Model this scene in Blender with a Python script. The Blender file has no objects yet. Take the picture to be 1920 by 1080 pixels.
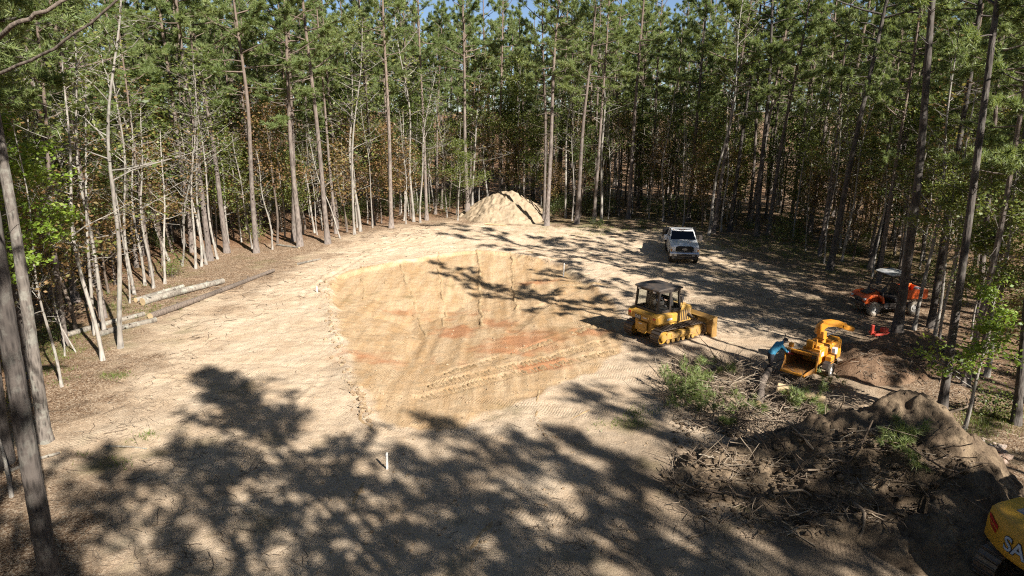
import bpy, bmesh, math, random
import numpy as np
from mathutils import Vector, Matrix, Quaternion

random.seed(11)
rng = np.random.default_rng(11)
S = bpy.context.scene
COL = S.collection
R = math.radians
PI = math.pi

# ------------------------------------------------------------------ camera, sky, sun, exposure
CAM_H = 10.5
PITCH = R(15.0)
FPX = 1250.0                      # focal length in pixels of the 1920 wide photograph
cam = bpy.data.cameras.new('camera')
cam.sensor_width = 36.0
cam.lens = 36.0 * FPX / 1920.0
cam.clip_start = 0.1
cam.clip_end = 6000
camo = bpy.data.objects.new('camera', cam)
camo.location = (0, 0, CAM_H)
camo.rotation_euler = (PI / 2 - PITCH, 0, 0)
COL.objects.link(camo)
S.camera = camo

SUN_EL = R(36.5)
SUN_AZ = (0.62, -0.785)           # horizontal direction towards the sun
world = bpy.data.worlds.new('World')
S.world = world
world.use_nodes = True
wn = world.node_tree
bg = wn.nodes['Background']
sky = wn.nodes.new('ShaderNodeTexSky')
sky.sky_type = 'NISHITA'
sky.sun_disc = False
sky.sun_elevation = SUN_EL
sky.sun_rotation = math.atan2(SUN_AZ[0], SUN_AZ[1])
sky.altitude = 400
sky.air_density = 0.6
sky.dust_density = 0.3
sky.ozone_density = 1.0
wn.links.new(sky.outputs[0], bg.inputs[0])
bg.inputs[1].default_value = 0.05

sun = bpy.data.lights.new('sun', 'SUN')
sun.energy = 5.0
sun.angle = R(0.55)
sun.color = (1.0, 0.95, 0.87)
suno = bpy.data.objects.new('sun', sun)
tow = Vector((SUN_AZ[0] * math.cos(SUN_EL), SUN_AZ[1] * math.cos(SUN_EL), math.sin(SUN_EL)))
suno.rotation_euler = tow.to_track_quat('Z', 'Y').to_euler()
suno.location = tow * 80
COL.objects.link(suno)

S.view_settings.view_transform = 'Standard'
S.view_settings.look = 'None'
S.view_settings.gamma = 1
S.view_settings.use_curve_mapping = False
S.view_settings.exposure = 1.28
S.render.engine = 'CYCLES'
S.cycles.use_denoising = False
S.cycles.filter_width = 1.15
S.cycles.max_bounces = 6
S.cycles.diffuse_bounces = 2
S.cycles.transparent_max_bounces = 8

# ------------------------------------------------------------------ numpy noise and polygons
def _hash(ix, iy, seed):
    h = (ix.astype(np.int64) * 374761393 + iy.astype(np.int64) * 668265263 + seed * 1442695041) & 0xFFFFFFFF
    h = ((h ^ (h >> 13)) * 1274126177) & 0xFFFFFFFF
    return ((h ^ (h >> 16)) & 0xFFFF) / 65535.0

def vnoise(x, y, seed=0):
    x = np.asarray(x, float); y = np.asarray(y, float)
    ix = np.floor(x); iy = np.floor(y)
    fx = x - ix; fy = y - iy
    fx = fx * fx * (3 - 2 * fx); fy = fy * fy * (3 - 2 * fy)
    a = _hash(ix, iy, seed); b = _hash(ix + 1, iy, seed)
    c = _hash(ix, iy + 1, seed); d = _hash(ix + 1, iy + 1, seed)
    return (a + (b - a) * fx + (c - a) * fy + (a - b - c + d) * fx * fy) * 2 - 1

def fbm(x, y, seed=0, oct=4, gain=0.5):
    s = 0; a = 1; f = 1.0
    for k in range(oct):
        s = s + a * vnoise(x * f + 17.3 * k, y * f - 9.1 * k, seed + k)
        a *= gain; f *= 2.03
    return s

def sstep(t):
    t = np.clip(t, 0, 1)
    return t * t * (3 - 2 * t)

def seg_dist(x, y, ax, ay, bx, by):
    dx, dy = bx - ax, by - ay
    t = np.clip(((x - ax) * dx + (y - ay) * dy) / (dx * dx + dy * dy + 1e-9), 0, 1)
    return np.hypot(x - ax - t * dx, y - ay - t * dy)

def poly_sd(poly, x, y):
    """distance to the polygon's outline, positive inside"""
    x = np.asarray(x, float); y = np.asarray(y, float)
    d = np.full(x.shape, 1e9); ins = np.zeros(x.shape, bool)
    n = len(poly)
    for i in range(n):
        ax, ay = poly[i]; bx, by = poly[(i + 1) % n]
        d = np.minimum(d, seg_dist(x, y, ax, ay, bx, by))
        c = (ay > y) != (by > y)
        with np.errstate(divide='ignore', invalid='ignore'):
            xi = (bx - ax) * (y - ay) / ((by - ay) if by != ay else 1e-9) + ax
        ins ^= c & (x < xi)
    return np.where(ins, d, -d)

def path_dist(x, y, pts):
    d = np.full(np.shape(x), 1e9)
    for (ax, ay), (bx, by) in zip(pts[:-1], pts[1:]):
        d = np.minimum(d, seg_dist(x, y, ax, ay, bx, by))
    return d

# ------------------------------------------------------------------ where a feature of the photo stands on the ground
CP, SP = math.cos(PITCH), math.sin(PITCH)
def ray(px, py):
    a = (px - 960) / FPX; b = (540 - py) / FPX
    return (a, CP + b * SP, -SP + b * CP)
def flat(px, py, z=0.0):
    d = ray(px, py)
    t = (z - CAM_H) / d[2]
    return (d[0] * t, d[1] * t)
def flats(pts, z=0.0):
    return [flat(px, py, z) for px, py in pts]
def depth_of(x, y, z):
    return y * CP + (CAM_H - z) * SP
def metres(px, x, y, z=0.0):
    return px * depth_of(x, y, z) / FPX

# the open clearing (no trees inside), the bare sand, the dug basin
CLEARING = flats([(110, 1075), (112, 850), (205, 690), (232, 655), (300, 560), (430, 482), (490, 478), (615, 462), (735, 432),
                  (880, 410), (1000, 418), (1090, 420), (1180, 412), (1330, 446), (1440, 448), (1560, 515), (1690, 632), (1750, 800),
                  (1880, 830)]) + [(16, 18), (19, 6), (14, 3.5), (7, 2.5), (0, 4), (-9, 6)]
SAND = flats([(330, 1075), (140, 900), (160, 800), (225, 720), (265, 660), (300, 600), (520, 515), (640, 466), (740, 430), (870, 418), (1040, 424),
              (1160, 434), (1260, 430), (1345, 452), (1440, 490), (1540, 560), (1640, 650), (1730, 740), (1850, 860), (1900, 960)]) + [(12, 9), (4, 5), (-6, 6)]
PIT = flats([(618, 520), (700, 499), (760, 488), (840, 474), (900, 469), (970, 474), (1060, 499), (1150, 560), (1190, 620), (1120, 690),
             (1010, 740), (860, 800), (720, 800), (668, 720), (640, 640), (622, 570)])
PIT_W = [11, 11, 11, 11, 11, 8, 8, 11, 13, 13, 13, 11, 7, 5, 4, 5]   # how far each side's slope runs in
RIDGES = [(flats([(751, 496), (778, 560), (800, 621)]), .16, .10), (flats([(821, 496), (828, 550), (834, 597)]), .14, .10),
          (flats([(895, 472), (899, 530), (904, 597)]), .16, .13), (flats([(960, 475), (963, 520), (968, 578)]), .14, .11),
          (flats([(678, 505), (684, 563)]), .14, .08), (flats([(720, 500), (732, 590)]), .12, .05),
          (flats([(610, 520), (612, 560), (626, 620), (650, 690), (672, 740), (690, 790)]), .30, .20),
          (flats([(880, 1065), (905, 1020), (930, 985)]), .16, .10), (flats([(585, 860), (655, 905), (700, 1000), (780, 1080)]), .22, .05),
          (flats([(1012, 740), (1004, 790), (1040, 830)]), .12, .09), (flats([(1115, 740), (1060, 820), (1000, 890)]), .14, .07),
          (flats([(980, 474), (1060, 497), (1110, 520)]), .25, .12), (flats([(1010, 560), (1100, 520), (1170, 540)]), .4, .08),
          (flats([(690, 910), (660, 960), (640, 1010)]), .12, .07), (flats([(1040, 500), (1000, 520), (990, 530)]), .12, .1)]
RUTS = []
for off in (0, 14, 34, 50):
    RUTS.append(flats([(520 + off, 640 - off), (560 + off, 560 - off * .7), (660 + off, 492 - off * .5), (800 + off * .4, 462 - off * .5), (930, 446 - off * .4), (1050, 440 - off * .25)]))
for off in (0, 26):
    RUTS.append(flats([(1010, 455 + off), (1150, 470 + off), (1300, 520 + off), (1420, 580 + off)]))
    RUTS.append(flats([(420 + off, 1070), (450 + off, 900), (520 + off, 780), (600 + off, 700)]))
TRACKS = [flats([(791, 764), (870, 743), (959, 720), (1040, 703), (1150, 678)], -.5), flats([(834, 720), (905, 700), (977, 676), (1060, 648), (1150, 618)], -.6),
          flats([(800, 745), (900, 722), (1040, 690), (1160, 655)], -.6), flats([(1080, 560), (1010, 590), (960, 640)], -.8)]

def pit_depth(x, y):
    sd = poly_sd(PIT, x, y)
    t = np.full(np.shape(x), 1.0)
    n = len(PIT)
    for i in range(n):
        ax, ay = PIT[i]; bx, by = PIT[(i + 1) % n]
        t = np.minimum(t, seg_dist(x, y, ax, ay, bx, by) / PIT_W[i])
    dd = 1.05 * sstep(t * .5 + .0) * 2
    scarp = 0.22 * sstep(sd / .45) * sstep((y - 30) / 8)
    return np.where(sd > 0, dd + scarp, 0), sd

def height(x, y):
    x = np.asarray(x, float); y = np.asarray(y, float)
    sd = poly_sd(CLEARING, x, y)
    forest = sstep((-sd + 1) / 6)
    h = fbm(x / 9, y / 9, 3, 3) * (.10 + .16 * forest)
    dd, psd = pit_depth(x + fbm(x / 1.7, y / 1.7, 8, 3) * .25, y + fbm(x / 1.3, y / 1.3, 9, 3) * .3)
    inpit = sstep(psd / 1.0)
    rough = 1 - .55 * inpit
    h = h * (1 - .6 * inpit) - dd
    h = h + rough * (fbm(x / 1.6, y / 1.6, 21, 4, .55) * .045 + fbm(x / .38, y / .38, 31, 2) * .024 + .02 * vnoise(x / .8 + y * .3, y / .22, 33) * sstep(sd))
    h = h + .04 * inpit * vnoise(x / .3, y / 6.0, 5)                     # blade strokes down the cut
    br = .55 + .45 * fbm(x / .5, y / .5, 41, 2)
    for pts, w, a in RIDGES:
        d = path_dist(x, y, pts)
        h = h + a * np.exp(-(d / w) ** 2) * br * .6
    for pts in RUTS:
        d = path_dist(x, y, pts)
        h = h + br * (-.03 * np.exp(-(d / .16) ** 2) + .022 * np.exp(-((d - .28) / .12) ** 2))
    for pts in TRACKS:
        d = path_dist(x, y, pts)
        h = h - .035 * sstep((.36 - d) / .14) + .03 * np.exp(-((d - .42) / .1) ** 2) * br
    # ground banked up behind the basin and towards the sand pile
    bx, by = flat(840, 440)
    h = h + .35 * np.exp(-(((x - bx) / 9) ** 2 + ((y - by) / 5) ** 2))
    far = np.clip((np.hypot(x, y) - 150) / 400, 0, 1)
    return h * (1 - far) + far * 2 * fbm(x / 200, y / 200, 2, 2)

def hz(x, y):
    return float(height(np.array([x]), np.array([y]))[0])
def g(px, py, up=0.0):
    """ground point seen at a pixel of the photograph"""
    z = 0.0
    for _ in range(7):
        x, y = flat(px, py, z)
        z = .5 * z + .5 * hz(x, y)
    return Vector((x, y, z + up))

# ------------------------------------------------------------------ mesh helpers
class MB:
    """collects vertices and faces and links them as one mesh object"""
    def __init__(s):
        s.v = []; s.f = []; s.m = []; s.n = 0
    def add(s, v, f, m=0):
        v = np.asarray(v, float).reshape(-1, 3)
        for ff in (f if isinstance(f, list) else [f]):
            ff = np.asarray(ff, np.int64)
            if len(ff):
                s.f.append(ff + s.n); s.m.append(m)
        s.v.append(v); s.n += len(v)
    def mesh(s, name, mats, smooth=True):
        me = bpy.data.meshes.new(name)
        V = np.concatenate(s.v) if s.v else np.zeros((0, 3))
        loops = np.concatenate([f.ravel() for f in s.f])
        tot = np.concatenate([np.full(len(f), f.shape[1]) for f in s.f])
        mi = np.concatenate([np.full(len(f), m) for f, m in zip(s.f, s.m)])
        me.vertices.add(len(V)); me.vertices.foreach_set('co', V.astype(np.float32).ravel())
        me.loops.add(len(loops)); me.loops.foreach_set('vertex_index', loops.astype(np.int32))
        me.polygons.add(len(tot))
        st = np.concatenate([[0], np.cumsum(tot)[:-1]])
        me.polygons.foreach_set('loop_start', st.astype(np.int32))
        me.polygons.foreach_set('loop_total', tot.astype(np.int32))
        me.polygons.foreach_set('material_index', mi.astype(np.int32))
        me.polygons.foreach_set('use_smooth', np.full(len(tot), bool(smooth)))
        for m in (mats if isinstance(mats, (list, tuple)) else [mats]):
            me.materials.append(m)
        me.update(calc_edges=True)
        me.validate()
        return me
    def build(s, name, mats, parent=None, smooth=True):
        return link(name, s.mesh(name, mats, smooth), parent)

def link(name, data, parent=None):
    o = bpy.data.objects.new(name, data)
    COL.objects.link(o)
    if parent is not None:
        o.parent = parent
    return o

def tag(o, label=None, cat=None, group=None, kind=None):
    if label: o['label'] = label
    if cat: o['category'] = cat
    if group: o['group'] = group
    if kind: o['kind'] = kind
    return o

def thing(name, label, cat, loc=(0, 0, 0), rz=0.0, group=None, rot=None):
    o = bpy.data.objects.new(name, None)
    o.empty_display_size = .3
    COL.objects.link(o)
    o.location = loc
    o.rotation_euler = rot if rot else (0, 0, rz)
    return tag(o, label, cat, group)

def tube(mb, P, rad, n=6, m=0, cap=True):
    P = np.asarray(P, float); k = len(P)
    rad = np.broadcast_to(np.asarray(rad, float), (k,))
    T = np.gradient(P, axis=0)
    T /= np.linalg.norm(T, axis=1)[:, None] + 1e-9
    mean = P[-1] - P[0]
    ref = np.array([1, 0, 0.]) if abs(mean[2]) > .7 * np.linalg.norm(mean) else np.array([0, 0, 1.])
    U = np.cross(T, ref); U /= np.linalg.norm(U, axis=1)[:, None] + 1e-9
    W = np.cross(T, U)
    a = np.arange(n) * 2 * PI / n
    V = P[:, None, :] + rad[:, None, None] * (np.cos(a)[None, :, None] * U[:, None, :] + np.sin(a)[None, :, None] * W[:, None, :])
    i = np.arange(k - 1)[:, None] * n; j = np.arange(n)[None, :]; j2 = (j + 1) % n
    F = np.stack([i + j, i + j2, i + n + j2, i + n + j], -1).reshape(-1, 4)
    fs = [F]
    if cap:
        fs.append(np.arange(n)[None, :]); fs.append((np.arange(n)[::-1] + (k - 1) * n)[None, :])
    mb.add(V.reshape(-1, 3), fs, m)

# bmesh shapes for the machines
def bx(bm, c, s, bev=.015, rot=None, seg=1):
    r = bmesh.ops.create_cube(bm, size=1.0)
    vs = r['verts']
    M = Matrix.Translation(c) @ (rot if rot is not None else Matrix.Identity(4)) @ Matrix.Diagonal((s[0], s[1], s[2], 1))
    bmesh.ops.transform(bm, matrix=M, verts=vs)
    if bev > 0:
        es = list({e for v in vs for e in v.link_edges})
        bmesh.ops.bevel(bm, geom=es, offset=min(bev, min(s) * .45), segments=seg, affect='EDGES', profile=.5)
def pr(bm, pts, a, b, axis='y', bev=.012):
    """a prism: a side outline pushed from a to b along an axis"""
    def co(p, t):
        return {'y': (p[0], t, p[1]), 'x': (t, p[0], p[1]), 'z': (p[0], p[1], t)}[axis]
    A = [bm.verts.new(co(p, a)) for p in pts]; B = [bm.verts.new(co(p, b)) for p in pts]
    n = len(pts); fs = [bm.faces.new(A), bm.faces.new(B[::-1])]
    for i in range(n):
        fs.append(bm.faces.new((A[i], B[i], B[(i + 1) % n], A[(i + 1) % n])))
    bmesh.ops.recalc_face_normals(bm, faces=fs)
    if bev > 0:
        bmesh.ops.bevel(bm, geom=list({e for f in fs for e in f.edges}), offset=bev, segments=1, affect='EDGES', profile=.5)
def cy(bm, p0, p1, r0, r1=None, n=14):
    p0 = Vector(p0); p1 = Vector(p1); d = p1 - p0
    r = bmesh.ops.create_cone(bm, cap_ends=True, segments=n, radius1=r0, radius2=r0 if r1 is None else r1, depth=d.length)
    M = Matrix.Translation((p0 + p1) / 2) @ d.to_track_quat('Z', 'Y').to_matrix().to_4x4()
    bmesh.ops.transform(bm, matrix=M, verts=r['verts'])
def ring(bm, c, axis, prof, n=20):
    """a lathe: (radius, offset along the axis) profile turned round an axis, closed"""
    ax = Vector(axis).normalized(); q = ax.to_track_quat('Z', 'Y')
    rows = []
    for r, o in prof:
        rows.append([bm.verts.new(Vector(c) + q @ Vector((r * math.cos(2 * PI * k / n), r * math.sin(2 * PI * k / n), o))) for k in range(n)])
    fs = []
    for i in range(len(rows)):
        A, B = rows[i], rows[(i + 1) % len(rows)]
        for k in range(n):
            fs.append(bm.faces.new((A[k], A[(k + 1) % n], B[(k + 1) % n], B[k])))
    bmesh.ops.recalc_face_normals(bm, faces=fs)
def tb(bm, pts, r, n=8):
    for a, b in zip(pts[:-1], pts[1:]):
        cy(bm, a, b, r, r, n)
def quad(bm, pts):
    bm.faces.new([bm.verts.new(p) for p in pts])
def slab(bm, pts, t):
    """a thin plate over four or more corner points, thickness t along its normal"""
    n = (Vector(pts[1]) - Vector(pts[0])).cross(Vector(pts[-1]) - Vector(pts[0])).normalized() * t
    A = [bm.verts.new(Vector(p)) for p in pts]; B = [bm.verts.new(Vector(p) + n) for p in pts]
    k = len(pts); fs = [bm.faces.new(A), bm.faces.new(B[::-1])]
    for i in range(k):
        fs.append(bm.faces.new((A[i], B[i], B[(i + 1) % k], A[(i + 1) % k])))
    bmesh.ops.recalc_face_normals(bm, faces=fs)
def part(name, fn, mat, parent, smooth=False, label=None):
    bm = bmesh.new(); fn(bm)
    me = bpy.data.meshes.new(name); bm.to_mesh(me); bm.free()
    if smooth:
        me.polygons.foreach_set('use_smooth', [True] * len(me.polygons))
        try: me.set_sharp_from_angle(angle=R(40))
        except Exception: pass
    for m in (mat if isinstance(mat, (list, tuple)) else [mat]): me.materials.append(m)
    o = link(name, me, parent)
    if label: o['label'] = label
    return o
def clone(o, parent=None):
    c = o.copy(); COL.objects.link(c)
    if parent is not None: c.parent = parent
    return c

# ------------------------------------------------------------------ materials
class NG:
    def __init__(s, name):
        s.mat = bpy.data.materials.new(name); s.mat.use_nodes = True
        s.nt = s.mat.node_tree; s.nt.nodes.clear()
        s.out = s.nt.nodes.new('ShaderNodeOutputMaterial')
        s.p = s.nt.nodes.new('ShaderNodeBsdfPrincipled')
        s.nt.links.new(s.p.outputs[0], s.out.inputs[0])
        s.co = s.nt.nodes.new('ShaderNodeTexCoord')
    def n(s, t): return s.nt.nodes.new('ShaderNode' + t)
    def l(s, a, b):
        if hasattr(a, 'is_linked') or hasattr(a, 'links'): s.nt.links.new(a, b)
        else:
            if isinstance(a, tuple) and len(a) == 3 and b.type == 'RGBA': a = (*a, 1)
            b.default_value = a
    def vec(s, kind='Object', scale=None):
        v = s.co.outputs[kind]
        if scale is not None:
            m = s.n('Mapping'); s.l(v, m.inputs[0]); m.inputs[3].default_value = scale; v = m.outputs[0]
        return v
    def noise(s, scale, detail=3, rough=.55, v=None, dist=0):
        k = s.n('TexNoise'); s.l(v if v is not None else s.vec(), k.inputs['Vector'])
        k.inputs['Scale'].default_value = scale; k.inputs['Detail'].default_value = detail
        k.inputs['Roughness'].default_value = rough; k.inputs['Distortion'].default_value = dist
        return k.outputs[0]
    def voro(s, scale, v=None, feat='F1', out='Distance'):
        k = s.n('TexVoronoi'); k.feature = feat; s.l(v if v is not None else s.vec(), k.inputs['Vector'])
        k.inputs['Scale'].default_value = scale
        return k.outputs[out]
    def ramp(s, f, stops):
        k = s.n('ValToRGB'); s.l(f, k.inputs[0]); e = k.color_ramp.elements
        while len(e) < len(stops): e.new(.5)
        for i, (p, c) in enumerate(stops):
            e[i].position = p; e[i].color = (*c, 1) if isinstance(c, tuple) else (c, c, c, 1)
        return k.outputs[0]
    def mix(s, f, a, b, mode='MIX'):
        k = s.n('Mix'); k.data_type = 'RGBA'; k.blend_type = mode
        s.l(f, k.inputs[0]); s.l(a, k.inputs[6]); s.l(b, k.inputs[7])
        return k.outputs[2]
    def math(s, op, a, b=0.0, c=None):
        k = s.n('Math'); k.operation = op; s.l(a, k.inputs[0]); s.l(b, k.inputs[1])
        if c is not None: s.l(c, k.inputs[2])
        return k.outputs[0]
    def attr(s, name):
        k = s.n('Attribute'); k.attribute_name = name
        return k
    def bump(s, h, strength=.5, dist=.05):
        k = s.n('Bump'); s.l(h, k.inputs['Height']); k.inputs['Strength'].default_value = strength; k.inputs['Distance'].default_value = dist
        if s.p.inputs['Normal'].is_linked:
            s.nt.links.new(s.p.inputs['Normal'].links[0].from_socket, k.inputs['Normal'])
        s.nt.links.new(k.outputs[0], s.p.inputs['Normal'])
    def col(s, c): s.l(c, s.p.inputs['Base Color'])
    def set(s, **kw):
        for k, v in kw.items(): s.l(v, s.p.inputs[k.replace('_', ' ')])
        return s

def paint(name, c, rough=.4, dirt=.35, dirtc=(.20, .13, .075), metal=0.0, scale=3.0, coat=0.0):
    """painted or bare metal with dust and wear"""
    k = NG(name)
    a = k.noise(scale, 5, .65); b = k.noise(scale * 9, 4, .7)
    f = k.math('MULTIPLY', k.ramp(a, [(.38, 0.0), (.68, 1.0)]), dirt)
    f2 = k.math('MULTIPLY', k.ramp(b, [(.5, 0.0), (.7, 1.0)]), dirt * .7)
    base = k.mix(k.noise(scale * 2, 2), c, tuple(x * .85 for x in c))
    k.col(k.mix(f2, k.mix(f, base, dirtc), dirtc))
    k.l(k.math('MULTIPLY_ADD', f, .4, rough), k.p.inputs['Roughness'])
    k.set(Metallic=metal)
    if coat: k.set(Coat_Weight=coat)
    k.bump(b, .12, .01)
    return k.mat

M = {}
M['yellow'] = paint('machine_yellow', (.56, .30, .03), .45, .6, (.22, .135, .07))
M['yellow_dirty'] = paint('dirty_yellow_steel', (.48, .27, .04), .6, .95, (.24, .155, .085), scale=4)
M['black'] = paint('black_steel', (.022, .022, .024), .45, .22)
M['rubber'] = paint('tyre_rubber', (.022, .021, .02), .85, .5, (.16, .12, .08), scale=6)
M['steel'] = paint('worn_track_steel', (.17, .14, .12), .42, .45, (.20, .14, .09), metal=.6, scale=8)
M['blade'] = paint('dirt_worn_blade', (.36, .20, .04), .5, .6, (.19, .115, .06))
M['white'] = paint('white_car_paint', (.78, .79, .80), .22, .12, (.45, .38, .28), coat=.6)
M['chrome'] = paint('silver_bumper', (.55, .56, .58), .25, .15, metal=.8)
M['darkplastic'] = paint('dark_plastic', (.03, .03, .033), .5, .3)
M['chipper'] = paint('orange_yellow_paint', (.66, .27, .018), .4, .35, (.28, .16, .07))
M['chipperin'] = paint('scuffed_hopper_lining', (.40, .17, .025), .6, .7, (.16, .10, .06), scale=5)
M['sticker'] = paint('pale_sticker', (.55, .56, .58), .4, .12)
M['grey'] = paint('grey_steel', (.30, .30, .31), .4, .3, metal=.5)
M['orange'] = paint('orange_paint', (.72, .105, .012), .4, .2, (.25, .14, .08))
M['red'] = paint('red_paint', (.45, .035, .02), .45, .35)
M['excav'] = paint('excavator_yellow', (.60, .33, .03), .38, .15)
M['decal_red'] = paint('red_decal', (.40, .015, .012), .4, .05)
M['decal_blue'] = paint('pale_blue_lettering', (.42, .52, .68), .4, .05)
M['decal_dark'] = paint('dark_lettering_edge', (.012, .016, .03), .4, .0)
M['rim'] = paint('white_wheel_rim', (.62, .60, .56), .4, .3)
M['beige'] = paint('dusty_beige_tyre', (.40, .35, .28), .8, .4)
M['stake'] = paint('white_painted_stake', (.75, .73, .68), .6, .15)
M['shirt'] = paint('blue_shirt_cloth', (.03, .25, .42), .8, .15, scale=9)
M['jeans'] = paint('dark_trouser_cloth', (.025, .028, .04), .85, .2)
M['skin'] = paint('skin', (.42, .24, .16), .55, .0)
M['navy'] = paint('dark_navy_cloth', (.018, .022, .045), .85, .1)
M['glove'] = paint('pink_red_glove_cloth', (.50, .05, .09), .8, .1)
M['lamp'] = paint('lamp_lens', (.65, .66, .68), .12, .05, coat=.5)
M['amber'] = paint('amber_lens', (.55, .20, .02), .2, .05)
M['hivis'] = paint('red_tail_lens', (.4, .02, .02), .2, .05)

def glass_mat(name, tint, mixf):
    k = NG(name)
    t = k.n('BsdfTransparent'); t.inputs[0].default_value = (*tint, 1)
    gl = k.n('BsdfGlossy'); gl.inputs['Roughness'].default_value = .03; gl.inputs[0].default_value = (.9, .93, .95, 1)
    fr = k.n('LayerWeight'); fr.inputs[0].default_value = .12
    f = k.math('ADD', k.math('MULTIPLY', fr.outputs[0], .8), mixf)
    m = k.n('MixShader'); k.l(f, m.inputs[0]); k.nt.links.new(t.outputs[0], m.inputs[1]); k.nt.links.new(gl.outputs[0], m.inputs[2])
    k.nt.links.new(m.outputs[0], k.out.inputs[0])
    return k.mat
M['cabglass'] = glass_mat('clear_cab_glass', (.90, .92, .92), .0)
M['windshield'] = glass_mat('tinted_windscreen', (.10, .13, .15), .05)

def bark_mat(name, dark, light, scale=1.0, lichen=0.0, top=None):
    k = NG(name)
    v = k.vec('Object', (6 * scale, 6 * scale, 1.3 * scale))
    plates = k.voro(2.2, v)
    n1 = k.noise(3.5, 5, .7, v)
    f = k.math('ADD', k.math('MULTIPLY', plates, .7), k.math('MULTIPLY', n1, .5))
    c = k.ramp(f, [(.25, dark), (.62, light)])
    patch = k.noise(.55, 3, .6)
    c = k.mix(k.ramp(patch, [(.42, 0.0), (.66, .55)]), c, tuple(x * .6 for x in dark))
    if lichen:
        c = k.mix(k.math('MULTIPLY', k.ramp(k.noise(2.4, 4, .7), [(.5, 0.0), (.6, 1.0)]), lichen), c, (.42, .43, .36))
    if top:
        sx = k.n('SeparateXYZ'); k.l(k.vec(), sx.inputs[0])
        c = k.mix(k.math('MULTIPLY', k.ramp(k.math('DIVIDE', sx.outputs[2], 20.0), [(.35, 0.0), (.75, 1.0)]), .6), c, top)
    info = k.n('ObjectInfo')
    c = k.mix(k.math('MULTIPLY', info.outputs['Random'], .35), c, tuple(.5 * x for x in dark))
    k.col(c); k.set(Roughness=.9); k.bump(f, .8, .04)
    return k.mat
M['pinebark'] = bark_mat('pine_bark', (.055, .042, .035), (.21, .17, .145), 1, .12, (.17, .115, .08))
M['palebark'] = bark_mat('pale_smooth_bark', (.11, .095, .08), (.33, .295, .255), .8, .35)
M['brownbark'] = bark_mat('brown_bark', (.05, .038, .03), (.18, .14, .11), 1)
M['near_shade_bark'] = bark_mat('dark_furrowed_shaded_bark', (.024, .019, .016), (.098, .08, .068), 1, .10)  # naturally dark bark, deepened further to carry shade in its colour
M['footbark'] = bark_mat('pale_footed_bark', (.032, .026, .022), (.18, .152, .128), 1, .25)
M['log'] = bark_mat('weathered_log_bark', (.08, .065, .052), (.27, .235, .19), .8, .5)
M['canopy'] = paint('shaded_white_canopy', (.42, .43, .43), .5, .7, (.18, .15, .11), scale=2.2)  # white roof greyed and mottled: tree shade painted into its colour
M['cleanblack'] = paint('clean_black_plastic', (.012, .012, .013), .4, .0)
M['cutwood'] = paint('fresh_cut_wood', (.56, .42, .24), .8, .3)
def stick_mat():
    k = NG('bleached_sticks')
    ge = k.n('NewGeometry')
    c = k.ramp(ge.outputs['Random Per Island'], [(0, (.07, .045, .03)), (.45, (.20, .145, .10)), (.8, (.34, .27, .19)), (1, (.46, .40, .31))])
    k.col(k.mix(k.noise(9, 3), c, (.11, .08, .055))); k.set(Roughness=.9)
    return k.mat
M['stick'] = stick_mat()

def leaf_mat(name, stops, trans=.35, tip=None):
    k = NG(name)
    ge = k.n('NewGeometry'); info = k.n('ObjectInfo')
    r = k.math('ADD', k.math('MULTIPLY', ge.outputs['Random Per Island'], .45), k.math('MULTIPLY', k.noise(.9, 3, .6), .45))
    r = k.math('ADD', r, k.math('MULTIPLY', info.outputs['Random'], .16))
    c = k.ramp(r, stops)
    k.col(c); k.set(Roughness=.5); k.p.inputs['Specular IOR Level'].default_value = .5
    t = k.n('BsdfTranslucent'); k.l(k.mix(.35, c, (.45, .5, .05)), t.inputs[0])
    m = k.n('MixShader'); m.inputs[0].default_value = trans
    k.nt.links.new(k.p.outputs[0], m.inputs[1]); k.nt.links.new(t.outputs[0], m.inputs[2]); k.nt.links.new(m.outputs[0], k.out.inputs[0])
    return k.mat
M['needle'] = leaf_mat('pine_needles', [(.15, (.075, .12, .04)), (.4, (.16, .22, .075)), (.7, (.25, .295, .11)), (1, (.34, .33, .14))], .42)
M['green'] = leaf_mat('green_leaves', [(.15, (.055, .085, .02)), (.45, (.12, .155, .035)), (.75, (.20, .21, .055)), (1, (.28, .22, .06))], .35)
M['dullgreen'] = leaf_mat('olive_leaves', [(.15, (.035, .06, .015)), (.5, (.075, .11, .025)), (.85, (.13, .15, .04)), (1, (.2, .16, .05))], .35)
M['bright'] = leaf_mat('bright_green_leaves', [(.15, (.08, .15, .015)), (.5, (.17, .26, .03)), (.9, (.28, .34, .06))], .4)
M['autumn'] = leaf_mat('russet_leaves', [(.15, (.10, .05, .03)), (.4, (.19, .10, .045)), (.6, (.27, .17, .07)), (.8, (.17, .17, .05)), (1, (.10, .12, .035))], .35)
M['grass'] = leaf_mat('grass_blades', [(.15, (.05, .09, .015)), (.5, (.12, .17, .03)), (.9, (.24, .21, .08))], .35)
# ------------------------------------------------------------------ the ground: one sheet to the horizon
def graded(*spans):
    out = []
    for a, b, step in spans:
        out.append(np.arange(a, b, step))
    return np.concatenate(out + [[spans[-1][1]]])
gx = np.concatenate([-np.geomspace(3000, 64, 12), graded((-62, -27, .7), (-27, -15, .2), (-15, 15, .1), (15, 27, .2), (27, 62, .7)), np.geomspace(64, 3000, 12)])
gy = np.concatenate([-np.geomspace(3000, 30, 10), graded((-28, 9, 1.5), (9, 52, .1), (52, 72, .2), (72, 140, 1.2)), np.geomspace(145, 3000, 12)])
GX, GY = np.meshgrid(gx, gy)
GZ = height(GX, GY)
nx, ny = len(gx), len(gy)
idx = (np.arange(ny - 1)[:, None] * nx + np.arange(nx - 1)[None, :])
gm = MB()
gm.add(np.stack([GX, GY, GZ], -1).reshape(-1, 3), np.stack([idx, idx + 1, idx + nx + 1, idx + nx], -1).reshape(-1, 4))

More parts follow.
